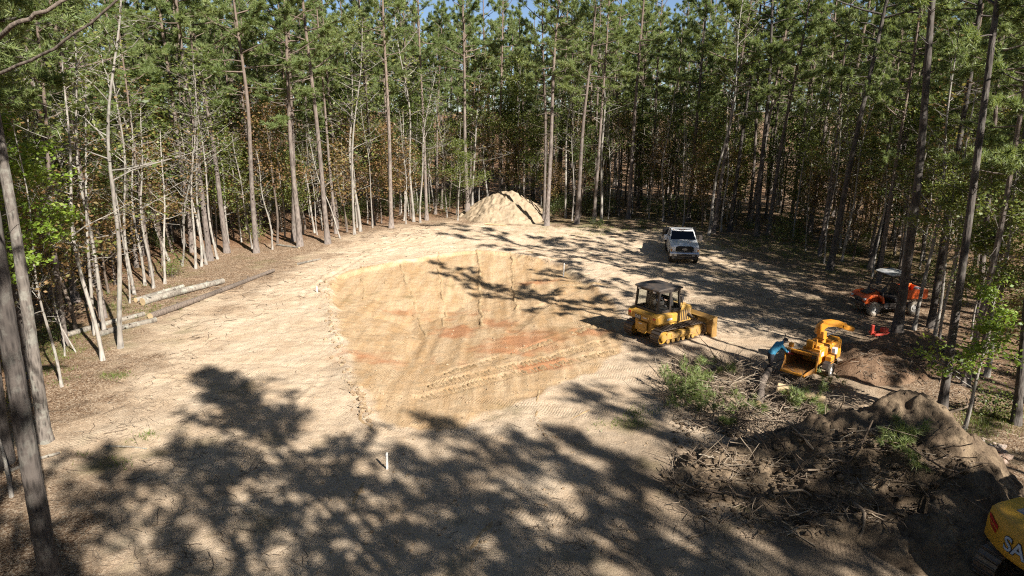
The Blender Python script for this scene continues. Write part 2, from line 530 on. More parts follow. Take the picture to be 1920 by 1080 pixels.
xf, yf = GX.ravel(), GY.ravel()
nz1 = fbm(xf / 2.2, yf / 2.2, 51, 4); nz2 = fbm(xf / .7, yf / .7, 61, 3)
ssd = poly_sd(SAND, xf, yf)
sand = sstep((ssd + nz1 * 1.8 + nz2 * .9) / np.where(xf < -3, 4.5, 2.6) + .5)
psd = poly_sd(PIT, xf + nz1 * .3, yf + nz2 * .3)
pit = sstep(psd / .3 + .3)
clay = np.zeros_like(xf)
for px, py, rx, ry, a in [(862, 622, 1.3, 1.6, 1.2), (700, 692, 1.6, 1.2, 1), (1012, 706, 1.6, 1.0, 1.1), (950, 660, 2.4, 2.2, 1), (925, 610, 1.3, 1.6, .6), (740, 580, 1.4, .8, .5),
                          (1105, 640, 1.0, .8, .7), (900, 700, 3, 2, .35), (1005, 535, 1.6, .8, .55), (780, 690, 2, 1.4, .35), (1290, 640, 1.5, 1, .5), (870, 590, 4, 3, .3)]:
    cx, cyy = flat(px, py, -.6)
    clay = np.maximum(clay, a * np.exp(-(((xf - cx) / rx) ** 2 + ((yf - cyy) / ry) ** 2) * 1.1))
clay = np.clip((clay + nz1 * .34 + nz2 * .34 - .30) * 2.0, 0, .95) * np.clip(clay * 4, 0, 1)
grass = np.zeros_like(xf)
for px, py, r, a in [(1180, 790, 1.0, .9), (1205, 775, .8, .8), (212, 706, .8, .8), (200, 868, 1.0, .6), (1300, 405, 9, .7), (1120, 408, 6, .7), (1450, 470, 8, .6), (1640, 480, 8, .6), (1840, 790, 3, .6), (330, 505, 3, .5), (100, 640, 5, .6), (230, 570, 4, .45), (505, 490, 2, .3)]:
    cx, cyy = flat(px, py)
    grass = np.maximum(grass, a * np.exp(-((xf - cx) ** 2 + (yf - cyy) ** 2) / r ** 2))
grass = np.clip((grass + nz1 * .3 + nz2 * .3 - .25) * 1.5, 0, 1)
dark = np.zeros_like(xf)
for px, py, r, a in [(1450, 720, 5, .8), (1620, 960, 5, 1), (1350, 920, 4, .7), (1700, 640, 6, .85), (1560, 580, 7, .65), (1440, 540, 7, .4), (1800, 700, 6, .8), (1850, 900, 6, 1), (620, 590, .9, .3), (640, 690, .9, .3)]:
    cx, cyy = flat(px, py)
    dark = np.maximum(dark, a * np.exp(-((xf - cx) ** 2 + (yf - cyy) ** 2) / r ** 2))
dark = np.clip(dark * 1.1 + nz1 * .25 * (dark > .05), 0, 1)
csd_g = poly_sd(CLEARING, xf, yf)
russet = np.clip((-csd_g - 1.0) / 4, 0, 1) * np.clip(.45 + nz1 * .5 + .45 * (xf < 6), 0, 1)

ground_me = gm.mesh('ground', [])
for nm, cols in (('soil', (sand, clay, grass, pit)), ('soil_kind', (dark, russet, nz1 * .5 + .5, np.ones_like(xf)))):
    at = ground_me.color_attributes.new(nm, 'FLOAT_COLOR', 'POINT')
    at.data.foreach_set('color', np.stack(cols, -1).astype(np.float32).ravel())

k = NG('bare_sand_clay_and_litter')
A = k.attr('soil'); B = k.attr('soil_kind')
sa = k.n('SeparateColor'); k.l(A.outputs['Color'], sa.inputs[0])
sb = k.n('SeparateColor'); k.l(B.outputs['Color'], sb.inputs[0])
nb = k.noise(.45, 5, .6); nm_ = k.noise(2.6, 5, .62); nf = k.noise(15, 5, .7); nff = k.noise(60, 3, .7)
sandc = k.mix(k.ramp(nb, [(.32, 0.0), (.68, 1.0)]), (.51, .375, .25), (.62, .495, .36))
sandc = k.mix(k.ramp(nm_, [(.48, 0.0), (.78, .5)]), sandc, (.40, .28, .17))
sandc = k.mix(k.ramp(nf, [(.54, 0.0), (.72, .45)]), sandc, (.32, .225, .14))
sandc = k.mix(k.ramp(nff, [(.58, 0.0), (.70, .4)]), sandc, (.26, .18, .11))
sandc = k.mix(k.ramp(k.noise(30, 2, .5), [(.62, 0.0), (.7, .7)]), sandc, (.62, .53, .41))
pitc = k.mix(k.ramp(k.noise(.8, 5, .65, k.vec('Object', (1.6, .35, 1))), [(.36, 0.0), (.64, 1.0)]), (.45, .29, .15), (.56, .405, .25))
pitc = k.mix(k.ramp(nm_, [(.5, 0.0), (.72, .6)]), pitc, (.36, .29, .19))
pitc = k.mix(k.ramp(nf, [(.54, 0.0), (.72, .5)]), pitc, (.27, .16, .085))
pitc = k.mix(k.ramp(nff, [(.56, 0.0), (.72, .5)]), pitc, (.22, .14, .08))
pitc = k.mix(k.ramp(k.noise(2.2, 4, .7, k.vec('Object', (3.2, .22, 1))), [(.5, 0.0), (.66, .45)]), pitc, (.33, .21, .11))
soil = k.mix(A.outputs['Alpha'], sandc, pitc)
soil = k.mix(k.math('MULTIPLY', sa.outputs[1], .72), soil, k.mix(k.ramp(nf, [(.35, 0.0), (.65, 1.0)]), (.34, .11, .045), (.45, .21, .10)))
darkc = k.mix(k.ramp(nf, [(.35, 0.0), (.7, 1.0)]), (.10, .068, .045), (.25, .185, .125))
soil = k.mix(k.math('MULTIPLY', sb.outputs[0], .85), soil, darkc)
leaf = k.voro(24, None, 'F1', 'Color'); sl = k.n('SeparateColor'); k.l(leaf, sl.inputs[0])
litter = k.ramp(sl.outputs[0], [(0, (.07, .042, .026)), (.35, (.20, .125, .075)), (.7, (.32, .225, .145)), (1, (.46, .37, .27))])
russ = k.ramp(sl.outputs[1], [(0, (.09, .04, .02)), (.6, (.20, .095, .048)), (1, (.30, .18, .10))])
litter = k.mix(k.math('MULTIPLY', sb.outputs[1], .8), litter, russ)
litter = k.mix(k.ramp(nm_, [(.5, 0.0), (.72, .6)]), litter, (.10, .06, .035))
c = k.mix(sa.outputs[0], litter, soil)
c = k.mix(k.math('MULTIPLY', sa.outputs[2], .75), c, k.mix(nf, (.05, .06, .018), (.17, .15, .06)))
k.col(c); k.set(Roughness=.95); k.p.inputs['Specular IOR Level'].default_value = .1
def tread(rz, scale, seedv):
    mp = k.n('Mapping'); k.l(k.vec(), mp.inputs[0]); mp.inputs[2].default_value = (0, 0, rz)
    w = k.n('TexWave'); w.wave_type = 'BANDS'; w.bands_direction = 'X'; k.l(mp.outputs[0], w.inputs[0]); w.inputs['Scale'].default_value = scale; w.inputs['Distortion'].default_value = 1.2; w.inputs['Detail'].default_value = 2
    lane = k.n('TexNoise'); m2 = k.n('Mapping'); k.l(mp.outputs[0], m2.inputs[0]); m2.inputs[3].default_value = (.12, 1.1, 1); m2.inputs[1].default_value = (seedv, seedv, 0); k.l(m2.outputs[0], lane.inputs[0]); lane.inputs['Scale'].default_value = 1.0; lane.inputs['Detail'].default_value = 2
    return k.math('MULTIPLY', w.outputs['Fac'], k.math('MULTIPLY', k.ramp(lane.outputs[0], [(.56, 0.0), (.66, 1.0)]), sa.outputs[0]))
tr1 = tread(R(20), 3.2, 3.0); tr2 = tread(R(-62), 3.0, 11.0); tr3 = tread(R(85), 3.6, 23.0)
k.bump(k.math('ADD', k.math('ADD', tr1, tr2), k.math('MULTIPLY', tr3, .7)), .38, .05)
k.bump(nm_, .6, .10); k.bump(nf, .9, .05); k.bump(nff, .7, .02)
ground_me.materials.append(k.mat)
ground = link('ground', ground_me)
ground['kind'] = 'structure'; ground['label'] = 'bare sandy clearing with a shallow dug basin and leaf litter under the trees'

# soil material for the piles
def soil_mat(name, a, b, c2, sc=1.0):
    k = NG(name)
    nb = k.noise(1.1 * sc, 5, .65); nf = k.noise(9 * sc, 5, .7); nff = k.noise(45, 3, .7)
    c = k.mix(k.ramp(nb, [(.35, 0.0), (.65, 1.0)]), a, b)
    c = k.mix(k.ramp(nf, [(.5, 0.0), (.7, .7)]), c, c2)
    k.col(c); k.set(Roughness=.95); k.p.inputs['Specular IOR Level'].default_value = .1
    c = k.mix(k.ramp(nff, [(.54, 0.0), (.68, .6)]), c, c2); k.col(c)
    k.bump(nf, 1.0, .07); k.bump(nff, .8, .025)
    return k.mat
M['palesand'] = soil_mat('dry_pale_sand', (.32, .24, .155), (.42, .335, .235), (.22, .155, .10))
M['topsoil'] = soil_mat('dark_rooty_topsoil', (.10, .07, .047), (.27, .20, .13), (.045, .032, .023))
M['mulch'] = soil_mat('brown_wood_mulch', (.17, .105, .065), (.27, .18, .115), (.09, .055, .035), 1.6)
M['clod'] = soil_mat('crumbled_soil', (.33, .23, .14), (.46, .35, .23), (.20, .13, .08))
M['stone'] = soil_mat('pale_rubble', (.42, .30, .22), (.55, .47, .40), (.42, .17, .08))

def pile(name, cx, cy_, rx, ry, fn, step, mat, label, cat):
    xs = np.arange(-rx, rx + step, step); ys = np.arange(-ry, ry + step, step)
    X, Y = np.meshgrid(xs, ys)
    Z = fn(X, Y)
    edge = np.minimum.reduce([rx - np.abs(X), ry - np.abs(Y)]) / .8
    Zg = height(X + cx, Y + cy_)
    base = hz(cx, cy_)
    z = Zg - base - .10 + Z
    z = np.where(Z < .02, Zg - base - .35, z)
    keep = (Z > -.5)
    mb = MB(); n = len(xs); m_ = len(ys)
    i = (np.arange(m_ - 1)[:, None] * n + np.arange(n - 1)[None, :])
    mb.add(np.stack([X, Y, z], -1).reshape(-1, 3), np.stack([i, i + 1, i + n + 1, i + n], -1).reshape(-1, 4))
    o = mb.build(name, mat)
    o.location = (cx, cy_, base)
    return tag(o, label, cat), (lambda x, y: float(fn(np.array([x - cx]), np.array([y - cy_]))[0]))

# pale sand pile at the back of the clearing
spx, spy = flat(944, 415); spy += 4.0
def sand_fn(X, Y):
    wob = 1 + .13 * fbm(X / 2.2, Y / 2.2, 71, 3)
    r = np.hypot(np.where(X < 0, X / 4.5, X / 5.4), Y / 5.6) / wob
    z = 3.15 * np.clip(1 - r, 0, 1) ** .96
    z = z - .25 * np.exp(-((X + .3) / .7) ** 2) * np.clip(z, 0, 1)            # a saddle between the two heads
    z = np.minimum(z, 2.6 + .12 * fbm(X / .8, Y / .8, 73, 2))
    chute = np.exp(-(((X - .5 - .35 * (-Y)) / .28) ** 2))
    z = z - .16 * chute * (Y < 0) * np.clip(z, 0, 1)
    z = z + np.clip(z * 2, 0, 1) * (.09 * fbm(X / .5, Y / .5, 75, 3) + .08 * fbm(X / .22, Y / .6, 76, 2))
    return np.where(r < 1, z, 0)
sand_pile, sand_h = pile('sand_pile', spx, spy, 7, 7, sand_fn, .1, M['palesand'], 'tall pale sand pile with a dark trunk shadow at the back of the clearing', 'pile')

# dark heap of dug soil with roots, front right
shx, shy = 10.6, 17.2
HCREST = [(flat(a, b, z), z) for a, b, z in ((1275, 885, .30), (1335, 845, .65), (1440, 812, 1.1), (1545, 795, 1.55), (1640, 762, 2.1), (1712, 738, 2.5), (1765, 765, 2.25))]
def heap_fn(X, Y):
    wx = X + shx + fbm(X / 1.6, Y / 1.6, 81, 3) * .25; wy = Y + shy + fbm(X / 1.6, Y / 1.6, 82, 3) * .25
    z = np.zeros(np.shape(X))
    for ((a, za), (b, zb)) in zip(HCREST[:-1], HCREST[1:]):
        dx, dy = b[0] - a[0], b[1] - a[1]
        for q in np.linspace(0, 1, 7):
            cx, cyy, cz = a[0] + dx * q, a[1] + dy * q, za + (zb - za) * q
            ex_, ey_ = wx - cx, wy - cyy
            w = np.where(ey_ < 0, 1.75 * cz + .7, 1.15 * cz + .5); wxx = np.where(ex_ > 0, .85 * cz + .3, 1.2 * cz + .5)
            rr = np.hypot(ex_ / wxx, ey_ / w)
            z = np.maximum(z, cz * np.clip(1 - rr ** 1.12, 0, 1))
    z = np.maximum(z, .75 * np.clip(1 - (np.hypot((X + .2) / 2.8, (Y + 2.0) / 1.9) + .2 * fbm(X, Y, 88, 2)) ** 1.3, 0, 1))
    lum = np.clip(z * 1.6, 0, 1)
    gul = np.abs(vnoise((X - .25 * Y) / .55, Y / 2.6, 87))                         # gullies scraped down the face
    z = z + lum * (.11 * fbm(X / .9, Y / .9, 83, 3, .6) + .10 * fbm(X / .28, Y / .28, 85, 3, .7) - .13 * (1 - gul) ** 4 + .04)
    return np.where(z > .01, z, 0)
soil_heap, heap_h = pile('soil_heap', shx, shy, 7.2, 6.2, heap_fn, .06, M['topsoil'], 'big dark heap of dug up soil and roots beside the excavator', 'pile')

# mulch pile by the right trees
mx, my = flat(1700, 668)
def mulch_fn(X, Y):
    z = np.maximum(1.25 * np.clip(1 - (np.hypot(X / 3.0, Y / 2.2) + .15 * fbm(X, Y, 91, 3)) ** 1.3, 0, 1), .8 * np.clip(1 - (np.hypot((X + 2.2) / 2.4, (Y + 1.6) / 1.6) + .15 * fbm(X, Y, 93, 3)) ** 1.3, 0, 1))
    z = z + np.clip(z * 2, 0, 1) * .06 * fbm(X / .3, Y / .3, 92, 3)
    return np.where(z > .01, z, 0)
mulch_pile, mulch_h = pile('mulch_pile', mx, my, 5, 4, mulch_fn, .08, M['mulch'], 'low brown pile of wood mulch between chipper and right trees', 'pile')

def surf(x, y):
    """top of the ground or of a pile"""
    z = hz(x, y)
    for (cx, cy_, rx, ry, f) in ((spx, spy, 7, 7, sand_h), (shx, shy, 7.2, 6.2, heap_h), (mx, my, 5, 4, mulch_h)):
        if abs(x - cx) < rx and abs(y - cy_) < ry:
            h = f(x, y)
            if h > .1: z += h - .10
    return z

# ------------------------------------------------------------------ trees
def unit(v):
    return v / (np.linalg.norm(v, axis=-1, keepdims=True) + 1e-9)

def needles(mb, tips, dirs, per, ln, w, r):
    """tufts of needles: thin triangles fanned round each twig tip"""
    tips = np.repeat(np.asarray(tips), per, 0); dirs = np.repeat(np.asarray(dirs), per, 0)
    n = len(tips)
    d = unit(dirs * .75 + r.normal(size=(n, 3)) * .62 + np.array([0, 0, .10]))
    base = tips - dirs * r.uniform(0, .16, (n, 1))
    L = r.uniform(.7, 1.15, (n, 1)) * ln
    side = unit(np.cross(d, r.normal(size=(n, 3)))) * w * .5
    V = np.stack([base - side, base + side, base + d * L], 1).reshape(-1, 3)
    mb.add(V, np.arange(3 * n).reshape(-1, 3))

def leaves(mb, P, size, r, flat_=.5):
    n = len(P)
    d = unit(r.normal(size=(n, 3)) * np.array([1, 1, .45]))
    up = unit(r.normal(size=(n, 3)) * (1 - flat_) + np.array([0, 0, 1.0]) * flat_)
    s = unit(np.cross(d, up))
    L = size * r.uniform(.65, 1.25, (n, 1)); W = L * .32
    V = np.stack([P, P + d * L * .5 + s * W, P + d * L, P + d * L * .5 - s * W], 1).reshape(-1, 3)
    mb.add(V, np.arange(4 * n).reshape(-1, 4))

def trunk_path(r, H, lean, bend, k=22):
    z = np.linspace(0, 1, k)
    ph = r.uniform(0, 2 * PI, 4)
    x = bend * (np.sin(z * 3.1 + ph[0]) - math.sin(ph[0])) + lean[0] * z + .25 * bend * np.sin(z * 11 + ph[2]) - .25 * bend * math.sin(ph[2])
    y = bend * (np.sin(z * 2.7 + ph[1]) - math.sin(ph[1])) + lean[1] * z + .25 * bend * np.sin(z * 9 + ph[3]) - .25 * bend * math.sin(ph[3])
    return np.stack([x * H * .1, y * H * .1, z * H], 1)

def at_h(P, z):
    H = P[:, 2]
    return np.array([np.interp(z, H, P[:, 0]), np.interp(z, H, P[:, 1]), z])

def limb(mb, p, az, el, L, rad, r, curl=.25, k=5, n=4):
    t = np.linspace(0, 1, k)
    d = np.array([math.cos(az) * math.cos(el), math.sin(az) * math.cos(el), math.sin(el)])
    P = p + d[None] * (t * L)[:, None]
    P[:, 2] += curl * L * t ** 2
    P += np.cumsum(r.normal(0, .035 * L, (k, 3)) * (t > 0)[:, None], 0) * .7
    tube(mb, P, rad * (1 - .72 * t), n, cap=False)
    return P

def make_pine(seed, H=23, base=.16, crown=.5, fat=1.0, tufts=1.3, per=22, full=False):
    r = np.random.default_rng(seed)
    tr, cr = MB(), MB()
    P = trunk_path(r, H, (r.normal(0, .12), r.normal(0, .12)), r.uniform(.03, .13))
    zz = P[:, 2] / H
    rad = base * (1.0 - .78 * zz) + base * .45 * np.exp(-P[:, 2] / .45)
    tube(tr, P, rad, 10)
    zc = crown * H
    nb = int(r.integers(50, 58)) if full else int(r.integers(27, 36))
    tips, dirs = [], []
    for i in range(nb):
        u = (i + r.uniform(0, .9)) / nb
        z = zc + (H - .4 - zc) * u ** .9
        p = at_h(P, z)
        L = fat * (2.9 * (1 - u) ** .7 * (.45 + .55 * min(1, u * 5)) + .45) * r.uniform(.5, 1.3)
        az = i * 2.399 + r.normal(0, .6)
        el = R(-6 + 60 * u) + r.normal(0, .2)
        B = limb(tr, p, az, el, L, .016 + .012 * L, r, .15)
        dB = unit(B[-1] - B[-2])
        m = max(3, int(round((2.6 + 2.8 * L) * tufts)))
        for j in range(m):
            f = r.uniform(.62, 1.0) if (j % 4 and not full) else r.uniform(.3, .95)
            q = np.array([np.interp(f, np.linspace(0, 1, 5), B[:, c]) for c in range(3)])
            sd = unit(dB * .8 + r.normal(0, .7, 3) + np.array([0, 0, .3]))
            l2 = r.uniform(.2, .6) * min(1, .5 + L / 4) * (1.35 if full else 1)
            tube(tr, np.stack([q, q + sd * l2]), [.012, .006], 3, cap=False)
            for f2 in (.45, .75, 1.0):
                tips.append(q + sd * l2 * f2 + r.normal(0, .05, 3)); dirs.append(unit(sd + r.normal(0, .4, 3)))
        tips.append(B[-1]); dirs.append(dB)
    tips.append(P[-1]); dirs.append(np.array([0, 0, 1.]))
    needles(cr, tips, dirs, per, .27, .034, r)
    for i in range(int(r.integers(9, 18))):                       # dead stubs under the crown
        z = r.uniform(.28, .60) * H
        limb(tr, at_h(P, z), r.uniform(0, 2 * PI), r.normal(.05, .3), r.uniform(.4, 2.0), .018, r, .05, 4, 3)
    return tr, cr

def make_broad(seed, H, base, leafn, size, bend=.18, first=.3, spread=.22, fork=True, clus=.35):
    r = np.random.default_rng(seed)
    tr, cr = MB(), MB()
    P = trunk_path(r, H, (r.normal(0, .35), r.normal(0, .35)), bend)
    zz = P[:, 2] / H
    tube(tr, P, base * (1 - .82 * zz) + base * .3 * np.exp(-P[:, 2] / .3) + .006, 8)
    pts = []
    n1 = int(r.integers(13, 20))
    for i in range(n1):
        u = (i + r.uniform(0, .8)) / n1
        z = H * (first + (1 - first) * .97 * u)
        L = H * spread * (1.1 - .65 * u) * r.uniform(.5, 1.25)
        B = limb(tr, at_h(P, z), r.uniform(0, 2 * PI), R(22 + 28 * u) + r.normal(0, .2), L, base * .30 * (1.1 - u) + .008, r, .12, 6, 4)
        for j in range(int(r.integers(3, 6))):
            f = r.uniform(.3, 1)
            q = np.array([np.interp(f, np.linspace(0, 1, 6), B[:, c]) for c in range(3)])
            C = limb(tr, q, r.uniform(0, 2 * PI), r.normal(.35, .35), L * r.uniform(.25, .55), .011, r, .1, 4, 3)
            pts += [C[-1], C[-2]]
            if r.uniform() < .8:
                D = limb(tr, C[-2], r.uniform(0, 2 * PI), r.normal(.3, .4), L * .25, .006, r, .1, 3, 3)
                pts.append(D[-1])
    if leafn:
        pts = np.array(pts)
        pick = pts[r.integers(0, len(pts), leafn)]
        leaves(cr, pick + r.normal(0, clus, (leafn, 3)) * np.array([1, 1, .6]), size, r)
    return tr, cr

def make_shrub(seed, H, leafn, size):
    r = np.random.default_rng(seed)
    tr, cr = MB(), MB(); pts = []
    for i in range(9):
        B = limb(tr, np.array([r.normal(0, .08), r.normal(0, .08), 0]), r.uniform(0, 2 * PI), R(r.uniform(40, 85)), H * r.uniform(.6, 1), .014, r, .0, 5, 4)
        pts += list(B[2:])
    pts = np.array(pts)
    leaves(cr, pts[r.integers(0, len(pts), leafn)] + r.normal(0, .16 * H, (leafn, 3)), size, r)
    return tr, cr

PROTO = {}
def proto(key, tc, bark, leaf):
    tr, cr = tc
    PROTO[key] = (tr.mesh(key + '_trunk', bark), cr.mesh(key + '_crown', leaf, False) if cr.n else None)
for i in range(8):
    proto('pine%d' % i, make_pine(100 + i, 21.5 + 4.5 * ((i * 5) % 8) / 7, .155, [.40, .47, .52, .38, .55, .44, .50, .42][i], [1.0, 1.15, .9, 1.2, .85, 1.05, 1, 1.1][i]), M['pinebark'], M['needle'])
for i in (8, 9):
    proto('pine%d' % i, make_pine(100 + i, 25.5 - i * .1, .17, .42, 1.15, 1.5, 16, True), M['pinebark'], M['needle'])
for i in range(5):
    proto('bare%d' % i, make_broad(200 + i, [11, 13, 9.5, 14, 12][i], .06, [260, 420, 60, 520, 300][i], .16, .22, [.35, .45, .4, .5, .3][i], .15), M['palebark'], [M['green'], M['dullgreen'], M['autumn'], M['green'], M['autumn']][i])
for i in range(4):
    proto('leafy%d' % i, make_broad(300 + i, [9, 12, 14.5, 11][i], .10, [3600, 4200, 4600, 3400][i], .2, .2, [.22, .3, .35, .25][i], .25, True, .42), M['brownbark'] if i % 2 else M['palebark'], [M['green'], M['dullgreen'], M['green'], M['dullgreen']][i])
for i in range(3):
    proto('autumn%d' % i, make_broad(400 + i, [8, 10.5, 7][i], .085, [2200, 2600, 1600][i], .19, .22, .25, .27, True, .42), M['brownbark'], M['autumn'])
for i in range(3):
    proto('shrub%d' % i, make_shrub(500 + i, [1.3, 1.9, 2.6][i], [500, 800, 1200][i], .12), M['brownbark'], M['dullgreen'] if i != 1 else M['green'])

KIND = {'pine': ('pine_tree', 'pine tree'), 'bare': ('bare_tree', 'tree'), 'leafy': ('leafy_tree', 'tree'), 'autumn': ('autumn_tree', 'tree'), 'shrub': ('shrub', 'shrub')}
PBASE = {'pine': .155 * 1.15, 'bare': .06, 'leafy': .10, 'autumn': .085, 'shrub': .05}
TREES = []
def plant(key, x, y, label, group=None, s=1.0, dia=None, rz=None, lean=(0, 0), crown=True, base=None):
    kind = key.rstrip('0123456789')
    nm, cat = KIND[kind]
    z = (surf(x, y) if base is None else base) - .06
    t = thing(nm, label, cat, (x, y, z), 0, group, (lean[0], lean[1], rng.uniform(0, 2 * PI) if rz is None else rz))
    if rz is not None or lean != (0, 0):
        t.rotation_euler = (Quaternion((1, 0, 0), lean[0]) @ Quaternion((0, 1, 0), lean[1]) @ Quaternion((0, 0, 1), rng.uniform(0, 2 * PI))).to_euler()
    t.scale = (s, s, s)
    tm, cm = PROTO[key]
    o = link('trunk' if kind != 'shrub' else 'stems', tm, t)
    if dia is not None:
        q = (dia / 2) / (PBASE[kind] * s)
        q = min(max(q, .45), 2.2)
        if kind == 'pine': q = min(q, 1.9)
        o.scale = (1, 1, 1)
        # thicken by scaling across; crown follows so that boughs stay joined
        f = q ** .75
        t.scale = (s * f ** .55, s * f ** .55, s)
    if cm and crown:
        link('crown' if kind != 'shrub' else 'foliage', cm, t)
    TREES.append((x, y, kind))
    return t
def lean_for(p, top):
    """tilt about the base so that the trunk passes the photo's point at its height"""
    d = ray(*top); t = p[1] / d[1]
    x, z = d[0] * t, CAM_H + d[2] * t
    return math.atan2(x - p[0], z - p[2])
def tree_at(key, px, py, label, dia=None, top=None, s=1.0, group=None, crown=True):
    p = g(px, py)
    a = lean_for(p, top) if top else 0.0
    d = metres(dia, p.x, p.y) if dia else None
    t = plant(key, p.x, p.y, label, group, s, d, 0.0)
    q = Quaternion((0, 1, 0), a) @ Quaternion((0, 0, 1), rng.uniform(0, 2 * PI))
    t.rotation_euler = q.to_euler()
    return t

# near trees of the left edge: their bark is built, plates standing proud
def near_trunk(name, x, y, H, r0, lean, label, seed, mat, crown_key=None):
    r = np.random.default_rng(seed)
    n, k = 40, 340
    P = trunk_path(r, H, lean, .05, k)
    z = P[:, 2]
    a = np.arange(n) * 2 * PI / n
    rad = r0 * (1 - .62 * z / H) + r0 * .5 * np.exp(-z / .35)
    A, Z = np.meshgrid(a, z)
    rel = vnoise(np.cos(A) * 3.2 + 9 + Z * .15, np.sin(A) * 3.2 + Z * 3.1, seed) * .55 + vnoise(np.cos(A) * 6 + 31, np.sin(A) * 6 + Z * 6.5, seed + 3) * .45
    rel = np.sign(rel) * np.abs(rel) ** .6
    RR = rad[:, None] * (1 + .06 * rel + .05 * vnoise(A * 0 + Z * .6, np.cos(A) * 1.2, seed + 5))
    V = np.stack([P[:, None, 0] + RR * np.cos(A), P[:, None, 1] + RR * np.sin(A), np.broadcast_to(z[:, None], A.shape)], -1)
    mb = MB()
    i = np.arange(k - 1)[:, None] * n; j = np.arange(n)[None, :]; j2 = (j + 1) % n
    mb.add(V.reshape(-1, 3), np.stack([i + j, i + j2, i + n + j2, i + n + j], -1).reshape(-1, 4))
    t = thing(name, label, 'pine tree', (x, y, surf(x, y) - .08))
    mb.build('trunk', mat, t)
    TREES.append((x, y, 'pine'))
    return t, P

p = g(97, 1104)
near_pine, nP = near_trunk('pine_tree', p.x, p.y, 24, .20, (.0, .0), 'nearest pine trunk with furrowed grey bark at the bottom left corner', 901, M['near_shade_bark'])
near_pine.rotation_euler = (0, lean_for(p, (12, 640)), 0)
# its crown above the frame and the low limbs that reach into the top left corner
ctr, ccr = make_pine(950, 24, .2, .56, 1.1)
inv = near_pine.rotation_euler.to_matrix().inverted()
def local(w): return np.array(inv @ (Vector(w) - near_pine.location))
ccr.build('crown', M['needle'], near_pine, False)
for pts, r0 in (([(-10.7, 12.6, 9.9), (-8.9, 11.0, 10.45), (-7.6, 9.9, 10.75), (-6.9, 9.5, 11.02), (-6.2, 9.35, 11.2), (-5.55, 9.2, 11.5), (-5.0, 9.16, 11.85), (-4.5, 9.0, 12.3)], .021),
                ([(-10.8, 12.7, 10.2), (-8.6, 11.2, 10.9), (-7.0, 9.7, 11.5), (-6.45, 9.65, 11.72), (-5.9, 9.7, 11.98), (-5.2, 9.7, 12.5)], .030)):
    mb = MB(); L = np.array([local(w) for w in pts])
    tt = np.linspace(0, 1, len(L)); t2 = np.linspace(0, 1, 24)
    LL = np.stack([np.interp(t2, tt, L[:, c]) for c in range(3)], 1)
    LL = (LL + np.roll(LL, 1, 0) * (np.arange(24)[:, None] > 0) + np.roll(LL, -1, 0) * (np.arange(24)[:, None] < 23)) / np.where((np.arange(24) > 0) & (np.arange(24) < 23), 3, 2)[:, None]
    LL += rng.normal(0, .012, LL.shape)
    tube(mb, LL, np.linspace(r0 * 1.5, r0 * .55, 24), 8)
    mb.build('limb', M['brownbark'], near_pine, True)

p = g(86, 828)
t2_, P2 = near_trunk('pine_tree', p.x, p.y, 22, .185, (0, 0), 'second nearest pine with pale bark at its foot, partly behind leafy boughs', 902, M['footbark'])
t2_.rotation_euler = (0, lean_for(p, (46, 585)), 0)
a_, b_ = make_pine(951, 22, .2, .55); b_.build('crown', M['needle'], t2_, False)

# trunks that can be picked out along the clearing's edge
tree_at('pine8', 12, 868, 'dark shaded pine trunk at the left frame edge behind the nearest pine', 22, (0, 740), 1.0)
tree_at('pine9', 62, 705, 'dark trunk in shade close behind the pale footed pine', 20, (44, 610))
tree_at('bare1', 226, 652, 'smooth pale grey tree standing alone in front of the felled logs', 15, (196, 395), 1.25)
tree_at('bare0', 193, 676, 'slim leaning pale tree with a brown foot left of the smooth pale tree', 9, (152, 420), 1.15)
tree_at('bare3', 196, 622, 'slim pale tree behind the white log ends', 8, (160, 400), 1.1)
tree_at('bare4', 178, 628, 'thin crooked pale tree left of the white log ends', 7, (150, 420))
tree_at('bare2', 121, 668, 'short broken grey sapling above a tangle of sticks', 9, (104, 570), .42)
tree_at('bare0', 143, 660, 'leaning dead sapling in the tangle of sticks', 5, (88, 580), .4)
tree_at('pine5', 143, 566, 'brown pine trunk in shade behind the saplings at the left', 17, (118, 440))
tree_at('bare1', 128, 568, 'thin grey sapling beside the shaded brown pine at the left', 8, (112, 450))
tree_at('bare3', 252, 552, 'pale sapling nearest the sawn log ends', 9, (232, 400), 1.0)
tree_at('bare4', 272, 535, 'pale sapling third from the sawn log ends', 7, (250, 410))
tree_at('bare0', 288, 540, 'straight pale sapling right of the sawn log ends', 7, (279, 400))
tree_at('bare2', 309, 532, 'bare sapling beside the low green shrub', 6, (290, 410))
tree_at('bare1', 318, 490, 'slim bare sapling behind the low green shrub', 7, (295, 400))
tree_at('bare4', 341, 499, 'leaning pale sapling just right of the low green shrub', 6, (349, 415), .8)
tree_at('bare0', 367, 504, 'front stem of the pale sapling clump', 8, (358, 400))
tree_at('bare2', 378, 500, 'middle stem of the pale sapling clump', 8, (366, 410))
tree_at('bare3', 387, 496, 'right stem of the pale sapling clump', 8, (372, 400))
tree_at('pine2', 394, 488, 'tall pale pine leaning left above the sapling clump', 15, (312, 0), 1.1)
tree_at('pine6', 362, 472, 'pine half hidden behind the pale sapling clump', 14, (345, 360))
tree_at('bare1', 408, 486, 'very thin straight sapling between the clump and the crooked pine', 6, (392, 300))
tree_at('pine7', 426, 474, 'crooked pine with a bulging grey trunk left of the long log', 17, (385, 130), 1.0)
tree_at('pine1', 481, 474, 'stout pine with pale foot nearest the long brown log', 21, (446, 90), .95)
tree_at('bare0', 473, 466, 'thin white stem touching the stout pine by the long log', 7, (466, 400), .8)
tree_at('bare2', 511, 468, 'lone thin bare sapling right of the stout pine', 5, (508, 330), .8)
